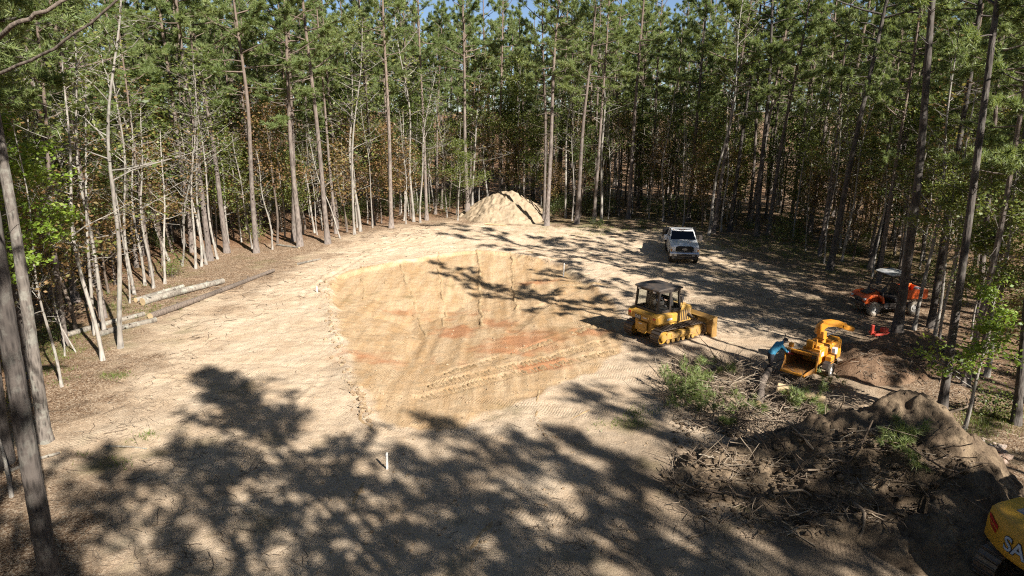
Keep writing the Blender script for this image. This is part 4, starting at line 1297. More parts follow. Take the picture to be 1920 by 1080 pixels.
for s in (-1, 1):
    part('push_arm', lambda bm, s=s: (bx(bm, (.95, s * .56, .40), (1.5, .14, .20), .02), bx(bm, (1.5, s * .56, .45), (.3, .2, .3), .03)), YD, dz)
    part('lift_ram', lambda bm, s=s: (cy(bm, (1.0, s * .52, 1.15), (1.32, s * .52, .92), .055), cy(bm, (1.32, s * .52, .92), (1.62, s * .52, .70), .03)), K_, dz, True)
    part('handrail', lambda bm, s=s: tb(bm, [(.16, s * .78, 1.6), (.22, s * .80, 1.9), (.12, s * .80, 2.4)], .016, 6), K_, dz)
# operator
J = {'pelvis': ((-.76, 0, 2.02), (.15, .13)), 'belly': ((-.80, 0, 2.18), (.14, .12)), 'chest': ((-.82, 0, 2.36), (.17, .12)), 'neck': ((-.80, 0, 2.50), .055), 'head': ((-.77, 0, 2.58), .085), 'crown': ((-.77, 0, 2.64), .075),
     'lsh': ((-.81, .19, 2.42), .07), 'lel': ((-.66, .26, 2.20), .05), 'lwr': ((-.46, .30, 2.06), .036), 'rsh': ((-.81, -.19, 2.42), .07), 'rel': ((-.66, -.26, 2.20), .05), 'rwr': ((-.46, -.32, 2.06), .036),
     'lhip': ((-.70, .10, 2.00), .09), 'lkn': ((-.34, .14, 1.98), .07), 'lan': ((-.24, .14, 1.66), .05), 'lto': ((-.10, .14, 1.60), .045), 'rhip': ((-.70, -.10, 2.00), .09), 'rkn': ((-.34, -.14, 1.98), .07), 'ran': ((-.24, -.14, 1.66), .05), 'rto': ((-.10, -.14, 1.60), .045)}
BN = [('pelvis', 'belly'), ('belly', 'chest'), ('chest', 'neck'), ('neck', 'head'), ('head', 'crown'), ('chest', 'lsh'), ('lsh', 'lel'), ('lel', 'lwr'), ('chest', 'rsh'), ('rsh', 'rel'), ('rel', 'rwr'),
      ('pelvis', 'lhip'), ('lhip', 'lkn'), ('lkn', 'lan'), ('lan', 'lto'), ('pelvis', 'rhip'), ('rhip', 'rkn'), ('rkn', 'ran'), ('ran', 'rto')]
def split_op(c):
    if c.z > 2.51 or (c.x > -.50 and c.z > 2.02 and abs(c.y) > .2): return 2
    return 1 if (c.z < 2.06 and c.x > -.8 and abs(c.y) < .24) or c.z < 1.9 else 0
opm = body_mesh('person', J, BN, split_op, [M['navy'], M['jeans'], M['skin']], [((-.46, .30, 2.06), (-.38, .31, 2.03), (0, 1, 0)), ((-.46, -.32, 2.06), (-.38, -.33, 2.03), (0, -1, 0))], ((-.77, 0, 2.58), (1, 0, 0)))
op = link('person', opm); op.location = dz.location; op.rotation_euler = dz.rotation_euler; op.scale = dz.scale
tag(op, 'person in dark navy clothes seated inside the bulldozer cab', 'person')
def f(bm):
    ring(bm, (-.77, 0, 2.60), (0, 0, 1), [(.001, .10), (.06, .085), (.09, .03), (.092, .0), (.001, .0)], 16); pr(bm, [(-.70, -.06), (-.58, -.05), (-.58, .05), (-.70, .06)], 2.60, 2.615, 'z', 0)
part('cap', f, M['sticker'], op, True)

# ------------------------------------------------------------------ pickup truck
tp = g(1282, 496)
th = math.atan2(-math.cos(R(9)), -math.sin(R(9)))
tc = Vector((tp.x, tp.y, 0)) - Vector((math.cos(th), math.sin(th), 0)) * 2.9
tk = thing('pickup_truck', 'white pickup truck with black grille and dark work bed parked facing the camera', 'truck', (tc.x, tc.y, hz(tc.x, tc.y) + .0), th)
W_ = M['white']
def f(bm):
    # hood, nose and cab lower
    pr(bm, [(2.86, .62), (2.92, .92), (2.84, 1.24), (2.66, 1.33), (1.30, 1.46), (1.22, 1.46), (1.22, .55), (1.62, .55), (1.70, .80), (1.95, .98), (2.25, .98), (2.50, .80), (2.56, .60)], -.97, .97, 'y', .05)
    pr(bm, [(1.24, .50), (1.24, 1.46), (-.85, 1.46), (-.92, 1.40), (-.92, .50)], -.98, .98, 'y', .04)
    pr(bm, [(2.55, 1.345), (1.45, 1.445), (1.40, 1.50), (2.45, 1.40)], -.42, .42, 'y', .02)
    # greenhouse posts and roof: leaned in
    A = [(1.22, .90, 1.46), (-.86, .90, 1.46), (.42, .76, 1.97), (-.74, .76, 1.97)]
    for s in (-1, 1):
        for (p0, p1, w) in (((1.20, .90, 1.44), (.40, .77, 1.97), .045), ((-.84, .90, 1.44), (-.74, .77, 1.97), .07), ((.12, .90, 1.44), (.02, .77, 1.97), .035)):
            cy(bm, (p0[0], s * p0[1], p0[2]), (p1[0], s * p1[1], p1[2]), w, w * .9, 8)
    pr(bm, [(.52, 1.94), (.40, 2.00), (.0, 2.035), (-.5, 2.03), (-.80, 1.97), (-.80, 1.94)], -.80, .80, 'y', .03)
part('body', f, W_, tk, True)
part('windscreen', lambda bm: slab(bm, [(1.215, -.86, 1.475), (1.215, .86, 1.475), (.465, .74, 1.945), (.465, -.74, 1.945)], .012), M['windshield'], tk)
part('rear_window', lambda bm: slab(bm, [(-.86, .82, 1.475), (-.86, -.82, 1.475), (-.77, -.72, 1.93), (-.77, .72, 1.93)], .012), M['windshield'], tk)
for s in (-1, 1):
    part('side_window', lambda bm, s=s: slab(bm, [(1.08, s * .905, 1.47), (-.78, s * .905, 1.47), (-.70, s * .775, 1.93), (.46, s * .775, 1.93)], .012), M['windshield'], tk)
    dr = part('door', lambda bm, s=s: bx(bm, (.42, s * .985, 1.0), (1.20, .02, .86), .01), W_, tk)
    part('handle', lambda bm, s=s: bx(bm, (-.06, s * 1.005, 1.22), (.18, .025, .05), .008), M['darkplastic'], dr)
    mi = part('mirror', lambda bm, s=s: (bx(bm, (1.0, s * 1.22, 1.55), (.14, .26, .40), .04), tb(bm, [(1.0, s * .92, 1.45), (1.0, s * 1.14, 1.50)], .025), tb(bm, [(1.0, s * .92, 1.60), (1.0, s * 1.14, 1.60)], .025)), M['darkplastic'] if s > 0 else W_, tk)
    hl = part('headlight', lambda bm, s=s: pr(bm, [(s * .60, 1.00), (s * .60, 1.20), (s * .66, 1.27), (s * .96, 1.27), (s * .965, .92), (s * .70, .92)], 2.80, 2.945, 'x', .02), M['lamp'], tk)
    part('turn_lamp', lambda bm, s=s: bx(bm, (2.945, s * .90, 1.02), (.02, .10, .16), .005), M['amber'], hl)
    part('fog_lamp', lambda bm, s=s: cy(bm, (2.98, s * .78, .66), (3.045, s * .78, .66), .085), M['darkplastic'], tk)
gr = part('grille', lambda bm: pr(bm, [(-.60, .92), (.60, .92), (.62, 1.06), (.58, 1.24), (.46, 1.30), (-.46, 1.30), (-.58, 1.24), (-.62, 1.06)], 2.84, 2.955, 'x', .02), M['cleanblack'], tk)
def f(bm):
    for z in (1.02, 1.17): bx(bm, (2.962, 0, z), (.03, 1.10, .055), .012)
part('grille_bar', f, M['cleanblack'], gr)
def f(bm):
    r_ = bmesh.ops.create_cone(bm, cap_ends=True, segments=20, radius1=.5, radius2=.5, depth=.02)
    bmesh.ops.transform(bm, matrix=Matrix.Translation((2.985, 0, 1.095)) @ Matrix.Rotation(PI / 2, 4, 'Y') @ Matrix.Diagonal((.15, .36, 1, 1)), verts=r_['verts'])
part('badge', f, M['chrome'], gr, True)
def f(bm):
    pr(bm, [(2.86, .56), (3.02, .58), (3.04, .82), (2.94, .90), (2.86, .90)], -1.0, 1.0, 'y', .03)
bp = part('bumper', f, M['chrome'], tk)
part('air_intake', lambda bm: bx(bm, (3.035, 0, .68), (.02, 1.05, .13), .01), K_, bp)
part('plate_frame', lambda bm: bx(bm, (3.05, 0, .72), (.012, .30, .10), .004), M['darkplastic'], bp)
part('valance', lambda bm: bx(bm, (2.88, 0, .46), (.16, 1.7, .16), .03), M['darkplastic'], tk)
for k in range(5):
    part('roof_lamp', lambda bm, k=k: bx(bm, (.36, (-.62, -.16, 0, .16, .62)[k], 2.015), (.11, .07, .035), .01), M['amber'], tk)
def f(bm):
    bx(bm, (-2.15, 0, .90), (2.45, 2.25, .10), .015); bx(bm, (-2.1, 0, .62), (2.6, .9, .28), .02)
    for s in (-1, 1): bx(bm, (-2.15, s * 1.11, 1.22), (2.45, .05, .56), .01)
    bx(bm, (-.97, 0, 1.45), (.06, 2.25, 1.06), .01); bx(bm, (-3.35, 0, 1.20), (.06, 2.25, .56), .01)
    for s in (-1, 1):
        for k in range(4): bx(bm, (-1.15 - k * .66, s * 1.15, 1.2), (.07, .05, .62), .01)
        bx(bm, (-.97, s * 1.05, 1.98), (.09, .10, .14), .015)
part('work_bed', f, M['cleanblack'], tk)
def f(bm):
    for (x, y, z, sx, sy, sz) in ((-1.5, .5, 1.15, .7, .6, .45), (-1.5, -.5, 1.12, .6, .8, .4), (-2.4, .2, 1.08, .8, 1.2, .3)): bx(bm, (x, y, z), (sx, sy, sz), .03)
part('tool_box', f, M['darkplastic'], tk)
def wheel(parent, x, y, z, r, w, side, rim_m, tyre_m, nm='wheel', lugs=0):
    wh = thing(nm, None, None); wh.parent = parent; wh.location = (x, y, z)
    def f(bm):
        ring(bm, (0, 0, 0), (0, 1, 0), [(r * .60, -w * .48), (r * .9, -w * .5), (r, -w * .36), (r, w * .36), (r * .9, w * .5), (r * .60, w * .48)], 24)
        if lugs:
            for k in range(lugs):
                a = 2 * PI * k / lugs
                bx(bm, (r * math.cos(a), 0, r * math.sin(a)), (.05, w * .8, .05), .006, Matrix.Rotation(-a, 4, 'Y'))
    part('tyre', f, tyre_m, wh, True)
    def f(bm):
        ring(bm, (0, 0, 0), (0, 1, 0), [(r * .61, -w * .42), (r * .61, w * .42), (r * .52, w * .40), (r * .5, side * w * .2), (r * .22, side * w * .25), (r * .20, side * w * .42), (.001, side * w * .43), (.001, -w * .2 * side), (r * .5, -w * .3 * side)], 20)
    part('rim', f, rim_m, wh, True)
    return wh
for x in (2.1, -1.95):
    for s in (-1, 1): wheel(tk, x, s * .86, .41, .41, .27, s, M['chrome'], M['rubber'], lugs=24)

# ------------------------------------------------------------------ wood chipper
ch = R(43)
cb = g(1552, 706)
cf = Vector((math.cos(ch), math.sin(ch), 0)); cl = Vector((-cf.y, cf.x, 0))
cc = Vector((cb.x, cb.y, 0)) + cl * .66
chp = thing('wood_chipper', 'orange yellow towed wood chipper with open infeed hopper and raised chute', 'wood chipper', (cc.x, cc.y, hz(cc.x, cc.y) - .02), ch)
chp.scale = (.80, .72, .73)
C_, CI = M['chipper'], M['chipperin']
def f(bm):   # hopper walls, floor and roof, flaring towards the feed opening
    o = [(-1.55, .86, .72), (-1.55, -.86, .72), (-1.55, -.86, 1.66), (-1.55, .86, 1.66)]
    i = [(-.35, .46, .78), (-.35, -.46, .78), (-.35, -.46, 1.42), (-.35, .46, 1.42)]
    for a, b in ((0, 1), (1, 2), (2, 3), (3, 0)):
        slab(bm, [o[a], o[b], i[b], i[a]], .03)
hop = part('infeed_hopper', f, CI, chp)
def f(bm):
    for s in (-1, 1): bx(bm, (-1.56, s * .89, 1.18), (.07, .07, 1.04), .012)
    bx(bm, (-1.56, 0, 1.69), (.07, 1.84, .07), .012)
    bx(bm, (-1.42, 0, 1.60), (.05, 1.66, .20), .01)
    tb(bm, [(-1.62, .86, 1.72), (-1.72, .5, 1.78), (-1.72, -.5, 1.78), (-1.62, -.86, 1.72)], .022, 8)
part('hopper_frame', f, C_, hop)
def f(bm):
    for s in (-1, 1): bx(bm, (-1.60, s * .70, 1.58), (.03, .22, .20), .01)
part('rubber_flap', f, K_, hop)
def f(bm):   # folding feed tray
    slab(bm, [(-1.56, .84, .70), (-1.56, -.84, .70), (-2.32, -.62, .66), (-2.32, .62, .66)], .03)
    for s in (-1, 1): slab(bm, [(-1.56, s * .86, .70), (-2.34, s * .64, .66), (-2.34, s * .64, .78), (-1.56, s * .86, 1.02)], .025)
part('feed_tray', f, CI, chp)
part('tray_lip', lambda bm: bx(bm, (-2.36, 0, .70), (.10, 1.36, .12), .015), C_, chp)
def f(bm):
    bx(bm, (-.05, 0, 1.12), (.62, 1.02, .92), .04); pr(bm, [(.22, .70), (1.0, .70), (1.08, 1.25), (.92, 1.62), (.45, 1.74), (.22, 1.60)], -.62, .62, 'y', .05)
    bx(bm, (.0, 0, 1.66), (.50, .8, .22), .03)
    cy(bm, (.62, -.70, 1.18), (.62, .70, 1.18), .30, None, 20)
part('drum_housing', f, C_, chp, True)
def f(bm):
    bx(bm, (1.75, 0, 1.16), (1.20, 1.02, .80), .06); bx(bm, (1.75, 0, 1.60), (1.0, .8, .10), .03); bx(bm, (1.1, .45, 1.30), (.4, .5, .5), .03)
eng = part('engine_cover', f, C_, chp)
def f(bm):
    for s in (-1, 1):
        for k in range(6): bx(bm, (1.35 + k * .15, s * .515, 1.16), (.06, .015, .5), .004)
    cy(bm, (1.6, .25, 1.6), (1.6, .25, 1.95), .05)
part('engine_grille', f, K_, eng)
def f(bm):
    for s in (-1, 1): bx(bm, (.5, s * .42, .60), (3.5, .10, .16), .015)
    bx(bm, (-1.1, 0, .60), (.10, .9, .14), .015); bx(bm, (.0, 0, .42), (.10, 1.66, .10), .015)
    for s in (-1, 1): tb(bm, [(2.2, s * .4, .60), (3.3, 0, .56)], .05)
    cy(bm, (3.0, .0, .56), (3.0, 0, .05), .04); bx(bm, (3.0, 0, .05), (.2, .2, .03), .005)
part('trailer_frame', f, K_, chp)
def f(bm):
    cy(bm, (.72, 0, 1.68), (.72, 0, 1.86), .26, .24, 20)
    pr(bm, [(.50, 1.84), (.94, 1.84), (.92, 2.30), (.52, 2.36)], -.20, .20, 'y', .03)
    bx(bm, (.72, 0, 1.9), (.56, .5, .06), .01)
chu = part('chute_base', f, C_, chp)
# the bent chute: thrown to the right (local -y) and a little forward
cdir = Vector((math.cos(R(-48)), math.sin(R(-48)), 0))
def f(bm):
    c0 = Vector((.72, 0, 2.25)); secs = []
    for a, dist, z, hh in ((0, -.20, 2.20, .20), (25, -.12, 2.55, .20), (50, .10, 2.76, .19), (75, .45, 2.80, .17), (90, .85, 2.74, .15), (98, 1.10, 2.66, .14)):
        ca = R(a); ctr = Vector((.72, 0, 0)) + cdir * dist + Vector((0, 0, z))
        n_ = cdir * math.cos(ca) * -1 + Vector((0, 0, 1)) * math.sin(ca); sd = Vector((-cdir.y, cdir.x, 0))
        secs.append([bm.verts.new(ctr + n_ * hh * p + sd * .17 * q) for p, q in ((1, 1), (1, -1), (-1, -1), (-1, 1))])
    fs = []
    for A, B in zip(secs[:-1], secs[1:]):
        for k in range(4): fs.append(bm.faces.new((A[k], A[(k + 1) % 4], B[(k + 1) % 4], B[k])))
    bmesh.ops.recalc_face_normals(bm, faces=fs)
    bmesh.ops.solidify(bm, geom=fs, thickness=.015)
part('chute', f, C_, chu)
def f(bm):
    ctr = Vector((.72, 0, 2.64)) + cdir * 1.34
    rot = Matrix.Rotation(R(-48), 4, 'Z') @ Matrix.Rotation(R(14), 4, 'Y')
    bx(bm, ctr, (.62, .42, .05), .01, rot); 
    for s in (-1, 1): bx(bm, ctr + Vector((-cdir.y, cdir.x, 0)) * .2 * s - Vector((0, 0, .10)), (.6, .03, .24), .008, rot)
    tb(bm, [ctr + Vector((0, 0, .02)) - cdir * .3, ctr + Vector((0, 0, .16)) - cdir * .25, ctr + Vector((0, 0, .16)) - cdir * .12, ctr - cdir * .1], .02)
part('chute_deflector', f, C_, chu)
def f(bm):
    tb(bm, [Vector((.72, -.0, 2.05)) + cdir * .30, Vector((.72, 0, 2.50)) + cdir * 1.05], .035)
part('chute_ram', f, M['chrome'], chu, True)
for y, z, x, sz in ((-.66, 1.25, .62, (.34, .02, .30)), (-.525, 1.28, -.1, (.28, .014, .24)), (.0, 1.70, -.22, (.02, .34, .24))):
    part('warning_sticker', lambda bm, x=x, y=y, z=z, sz=sz: bx(bm, (x, y if abs(y) > .1 else .1, z), sz, .004), M['sticker'], chp)
part('control_box', lambda bm: (bx(bm, (-.35, .1, 1.80), (.22, .40, .42), .03), bx(bm, (-.30, -.2, 1.9), (.1, .1, .5), .02)), C_, chp)
part('work_lamp', lambda bm: (bx(bm, (-1.35, .70, 1.86), (.2, .24, .26), .03),), C_, chp)
part('side_toolbox', lambda bm: (bx(bm, (.25, -.86, 1.02), (.7, .34, .42), .03), bx(bm, (1.2, -.70, 1.05), (.5, .34, .5), .03)), C_, chp)
part('hydraulic_tank', lambda bm: bx(bm, (.72, -.80, 1.32), (.28, .26, .40), .03), M['sticker'], chp)
for s in (-1, 1):
    part('fender', lambda bm, s=s: pr(bm, [(-.48, .62), (-.36, .88), (-.1, .96), (.55, .96), (.74, .80), (.80, .58), (.76, .58), (.70, .78), (.52, .92), (-.08, .92), (-.32, .85), (-.44, .62)], s * 1.06, s * .70, 'y', .006), K_, chp)
    wheel(chp, .22, s * .90, .37, .37, .22, s, M['rim'], M['rubber'])
part('jack_post', lambda bm: tb(bm, [(-1.3, -.5, .55), (-1.3, -.5, .08)], .04), K_, chp)

# the worker bending to the hopper's tray
def to_c(v): return chp.matrix_basis @ Vector(v)
bpy.context.view_layer.update()
wp = g(1441, 702)
wz = hz(wp.x, wp.y)
face = R(4)
J = {'pelvis': ((0, 0, .93), (.15, .12)), 'belly': ((.10, 0, 1.06), (.15, .12)), 'chest': ((.30, 0, 1.26), (.18, .13)), 'neck': ((.44, 0, 1.37), .06), 'head': ((.53, 0, 1.43), .088), 'crown': ((.58, 0, 1.48), .085),
     'lsh': ((.34, .20, 1.30), .075), 'lel': ((.50, .27, 1.06), .055), 'lwr': ((.68, .22, .96), .04), 'rsh': ((.34, -.20, 1.30), .075), 'rel': ((.52, -.26, 1.08), .055), 'rwr': ((.74, -.18, .98), .04),
     'lhip': ((.0, .11, .88), .11), 'lkn': ((.10, .14, .48), .075), 'lan': ((-.04, .14, .09), .05), 'lto': ((.14, .15, .05), .045), 'rhip': ((.0, -.11, .88), .11), 'rkn': ((-.02, -.14, .48), .075), 'ran': ((-.20, -.14, .10), .05), 'rto': ((-.02, -.15, .05), .045)}
def split_w(c):
    if c.x > .46 and c.z > 1.34 and abs(c.y) < .16: return 2
    if c.x > .60 and c.z < 1.10: return 3
    return 1 if c.z < .95 - c.x * .15 else 0
wm = body_mesh('person', J, BN, split_w, [M['shirt'], M['jeans'], M['skin'], M['glove']], [((.68, .22, .96), (.76, .21, .93), (0, 1, 0)), ((.74, -.18, .98), (.82, -.17, .95), (0, -1, 0))], ((.54, 0, 1.44), (.8, 0, -.45)))
wk = link('person', wm); wk.location = (wp.x, wp.y, wz); wk.rotation_euler = (0, 0, face)
tag(wk, 'person in bright blue shirt and dark trousers bending over the chipper tray', 'person')
def f(bm):
    q = Vector((.5, 0, .85)).to_track_quat('Z', 'Y').to_matrix().to_4x4()
    ring(bm, (.565, 0, 1.475), (.45, 0, .9), [(.001, .10), (.06, .085), (.095, .03), (.10, -.02), (.001, -.02)], 16)
    slab(bm, [(.60, -.07, 1.45), (.60, .07, 1.45), (.72, .055, 1.41), (.72, -.055, 1.41)], .012)
part('cap', f, M['dullcap'] if 'dullcap' in M else M['darkplastic'], wk, True)
part('ear_muff', lambda bm: (cy(bm, (.54, .085, 1.44), (.54, .125, 1.44), .04), cy(bm, (.54, -.085, 1.44), (.54, -.125, 1.44), .04)), M['sticker'], wk, True)

# ------------------------------------------------------------------ orange utility vehicle under the trees
up_ = g(1660, 584); uz = hz(up_.x, up_.y)
ut = thing('utility_vehicle', 'orange utility vehicle with white canopy parked in tree shade', 'vehicle', (up_.x, up_.y, uz), R(180 + 7))
ut.scale = (1.0, .95, 1.1)
O_ = M['orange']
def f(bm):
    pr(bm, [(.75, .55), (1.55, .50), (1.70, .72), (1.60, .92), (1.15, 1.08), (.75, 1.12)], -.42, .42, 'y', .05)
    for s in (-1, 1):
        pr(bm, [(.62, .60), (.72, .92), (1.0, 1.06), (1.45, 1.02), (1.72, .80), (1.74, .70), (1.62, .72), (1.35, .92), (1.02, .94), (.80, .80), (.74, .58)], s * .42, s * .74, 'y', .02)
part('bonnet', f, O_, ut)
def f(bm):
    bx(bm, (1.72, 0, .56), (.10, 1.3, .18), .03); bx(bm, (1.2, 0, 1.08), (.5, .6, .04), .01, Matrix.Rotation(R(14), 4, 'Y')); bx(bm, (1.68, 0, .75), (.08, .7, .16), .02)
part('bumper', f, M['darkplastic'], ut)
for s in (-1, 1): part('headlight', lambda bm, s=s: bx(bm, (1.68, s * .56, .80), (.10, .18, .12), .02), M['lamp'], ut)
def f(bm):
    bx(bm, (-.1, 0, .42), (1.8, 1.3, .14), .02); bx(bm, (.72, 0, .85), (.08, 1.3, .6), .02)
    bx(bm, (-.25, 0, .72), (.55, 1.25, .22), .05); bx(bm, (-.52, 0, 1.05), (.14, 1.25, .6), .05)
    for s in (-1, 1): bx(bm, (.1, s * .66, .50), (1.1, .08, .22), .02); bx(bm, (.12, s * .70, .36), (.9, .16, .05), .01)
part('cabin', f, M['darkplastic'], ut)
def f(bm):
    for s in (-1, 1):
        tb(bm, [(.82, s * .66, .95), (.38, s * .62, 1.90), (-.58, s * .62, 1.94), (-.66, s * .66, .7)], .028)
        tb(bm, [(-.1, s * .66, 1.0), (.6, s * .66, 1.0)], .02)
    tb(bm, [(.38, -.62, 1.9), (.38, .62, 1.9)], .026); tb(bm, [(-.58, -.62, 1.94), (-.58, .62, 1.94)], .026); tb(bm, [(.82, -.66, .97), (.82, .66, .97)], .026)
    cy(bm, (.45, .3, 1.16), (.48, .3, 1.18), .18); tb(bm, [(.46, .3, 1.17), (.70, .3, .95)], .025)
part('roll_cage', f, K_, ut)
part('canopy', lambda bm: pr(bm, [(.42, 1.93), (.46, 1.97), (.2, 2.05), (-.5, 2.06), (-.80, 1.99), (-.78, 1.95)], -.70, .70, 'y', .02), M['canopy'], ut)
def f(bm):
    bx(bm, (-1.22, 0, .80), (1.15, 1.40, .08), .02)
    for s in (-1, 1): bx(bm, (-1.22, s * .68, 1.02), (1.15, .06, .44), .015)
    bx(bm, (-.66, 0, 1.04), (.06, 1.36, .48), .015); bx(bm, (-1.78, 0, 1.00), (.06, 1.36, .40), .015)
part('cargo_bed', f, O_, ut)
part('fuel_can', lambda bm: (bx(bm, (-1.45, .3, 1.06), (.3, .35, .42), .05),), M['sticker'], ut)
for x in (1.15, -1.1):
    for s in (-1, 1): wheel(ut, x, s * .62, .33, .33, .27, s, M['rim'], M['beige'], lugs=18)

# a low red implement on the ground by the mulch
rp = g(1654, 634)
im = thing('implement', 'low red steel implement lying on the ground beyond the mulch pile', 'implement', (rp.x, rp.y, hz(rp.x, rp.y)), R(8))
part('frame', lambda bm: (bx(bm, (0, 0, .18), (.8, .10, .10), .015), bx(bm, (0, .4, .18), (.8, .10, .10), .015), bx(bm, (-.38, .2, .18), (.08, .5, .1), .01), bx(bm, (.38, .2, .18), (.08, .5, .1), .01)), M['red'], im)
part('upright', lambda bm: (bx(bm, (-.42, .2, .36), (.14, .12, .5), .015), bx(bm, (.2, .2, .34), (.3, .26, .22), .03)), M['red'], im)
part('tine', lambda bm: [cy(bm, (-.3 + k * .15, -.02, .16), (-.3 + k * .15, -.2, .02), .02) for k in range(5)], K_, im)

# ------------------------------------------------------------------ excavator, bottom right corner
eh = R(19)
ep = Vector((12.75, 12.75, 0)); ez = hz(ep.x, ep.y)
ex = thing('excavator', 'yellow excavator seen from its counterweight at the bottom right corner', 'excavator', (ep.x, ep.y, ez - .02), eh)
E_ = M['excav']
def arc_prof(r, half, n=7):
    return [(-r * math.cos(t) , r * math.sin(t)) for t in np.linspace(-half, half, n)]
def f(bm):  # counterweight: a rounded tail, undercut below
    a = math.asin(1.16 / 1.95)
    def sec(r, z, w): 
        q = [(-r * math.cos(t), w * math.sin(t) / math.sin(a)) for t in np.linspace(-a, a, 11)]
        return [bm.verts.new((x, y, z)) for x, y in q] + [bm.verts.new((-.75, w, z)), bm.verts.new((-.75, -w, z))]
    S_ = [sec(1.70, .98, 1.06), sec(1.88, 1.02, 1.14), sec(1.98, 1.16, 1.19), sec(1.96, 1.60, 1.19), sec(1.91, 1.84, 1.17), sec(1.80, 1.94, 1.12), sec(1.60, 1.97, 1.05)]
    fs = [bm.faces.new(S_[0][::-1]), bm.faces.new(S_[-1])]
    for A, B in zip(S_[:-1], S_[1:]):
        n_ = len(A)
        for k in range(n_): fs.append(bm.faces.new((A[k], A[(k + 1) % n_], B[(k + 1) % n_], B[k])))
    bmesh.ops.recalc_face_normals(bm, faces=fs)
cw = part('counterweight', f, E_, ex, True)
def curved(text_me, r):
    for v in text_me.vertices:
        y, z, d = v.co.x, v.co.y, v.co.z
        t = -y / r
        v.co = (-(r + d) * math.cos(t), (r + d) * math.sin(t), z)
for mat, bold, e, nm in ((M['decal_dark'], .022, .004, 'lettering_edge'), (M['decal_blue'], .006, .009, 'lettering')):
    o = letters('SANY', .46, mat, nm, cw, (0, 0, 1.42), (0, 0, 0), e, bold)
    curved(o.data, 1.972); o.location = (0.0, 0, 1.40)
# red flashes left of the lettering
def f(bm):
    def fl(pts):
        A = []; B = []
        for s_, z in pts:
            t = s_ / 1.98
            A.append(bm.verts.new((-1.972 * math.cos(t), 1.972 * math.sin(t), z))); B.append(bm.verts.new((-1.984 * math.cos(t), 1.984 * math.sin(t), z)))
        n_ = len(A); fs = [bm.faces.new(A), bm.faces.new(B[::-1])] + [bm.faces.new((A[k], A[(k + 1) % n_], B[(k + 1) % n_], B[k])) for k in range(n_)]
        bmesh.ops.recalc_face_normals(bm, faces=fs)
    fl([(1.20, 1.74), (.82, 1.62), (.82, 1.53), (1.17, 1.62)]); fl([(1.14, 1.58), (.84, 1.49), (.86, 1.42), (1.07, 1.50)])
part('red_flash', f, M['decal_red'], cw)
def f(bm):
    bx(bm, (-.15, 0, 1.08), (2.2, 2.2, .22), .04); bx(bm, (-.35, -.82, 1.50), (1.6, .62, .68), .05); bx(bm, (-.35, .86, 1.45), (.9, .55, .6), .05)
    bx(bm, (-.75, 0, 1.50), (.16, 2.2, .70), .03)
deck = part('upper_body', f, E_, ex)
def f(bm):
    bx(bm, (-.95, 0, 1.94), (.95, 1.5, .12), .03); bx(bm, (-.55, 0, 2.02), (.6, 1.2, .12), .03)
    for k in range(8): bx(bm, (-1.25, .55 - k * .16, 2.005), (.30, .08, .02), .004)
part('engine_hood', f, M['grey'], deck)
part('exhaust', lambda bm: cy(bm, (-.9, -.5, 1.95), (-.9, -.5, 2.35), .06), K_, deck)
part('louvre', lambda bm: [bx(bm, (-.62 + k * .1, 1.10, 1.45), (.05, .03, .42), .006) for k in range(7)], K_, deck)
def f(bm):
    for x in (.12, 1.12):
        for y in (.22, 1.08): bx(bm, (x, y, 1.95), (.09, .09, 1.62), .015)
    bx(bm, (.62, .65, 2.76), (1.12, .98, .12), .04); bx(bm, (.62, .65, 1.30), (1.06, .92, .36), .03)
    for y in (.22, 1.08): bx(bm, (.62, y, 1.72), (1.0, .05, .5), .01)
ecab = part('cab', f, K_, ex)
part('rear_window', lambda bm: slab(bm, [(.10, .28, 1.55), (.10, 1.02, 1.55), (.10, 1.02, 2.66), (.10, .28, 2.66)], .008), M['windshield'], ecab)
part('side_window', lambda bm: slab(bm, [(.18, 1.10, 1.98), (1.06, 1.10, 1.98), (1.06, 1.10, 2.66), (.18, 1.10, 2.66)], .008), M['windshield'], ecab)
part('windscreen', lambda bm: slab(bm, [(1.14, .28, 1.55), (1.14, 1.02, 1.55), (1.12, 1.02, 2.66), (1.12, .28, 2.66)], .008), M['windshield'], ecab)
SH2 = shoe_mesh(.50, .15, M['steel'])
for s in (-1, 1):
    y = s * .95
    part('track_frame', lambda bm, y=y: (bx(bm, (0, y, .42), (2.6, .30, .30), .04), cy(bm, (-1.30, y - .12, .42), (-1.30, y + .12, .42), .32, None, 20), cy(bm, (1.30, y - .12, .42), (1.30, y + .12, .42), .32, None, 20)), K_, ex)
    tr_ = thing('track', None, None); tr_.parent = ex
    for (x, z, a) in loop_points(50, -1.35, 1.35, .42, .42, .38, .38):
        o = link('track_shoe', SH2, tr_); o.location = (x, y, z); o.rotation_euler = (0, a, 0)
part('undercarriage', lambda bm: (bx(bm, (0, 0, .55), (1.2, 1.7, .3), .04), cy(bm, (0, 0, .6), (0, 0, .98), .5, None, 24)), K_, ex)
def f(bm):
    pr(bm, [(.9, 1.3), (1.3, 1.2), (2.4, 2.9), (4.2, 3.1), (4.25, 3.4), (2.3, 3.4), (1.9, 3.0)], -.42, -.14, 'y', .03)
part('boom', f, E_, ex)
part('boom_ram', lambda bm: (cy(bm, (1.35, -.28, 1.15), (2.0, -.28, 1.9), .07), cy(bm, (2.0, -.28, 1.9), (2.5, -.28, 2.5), .045)), M['chrome'], ex)
part('stick', lambda bm: pr(bm, [(4.0, 3.5), (4.45, 3.35), (4.7, 1.2), (4.5, 1.15)], -.38, -.18, 'y', .03), E_, ex)
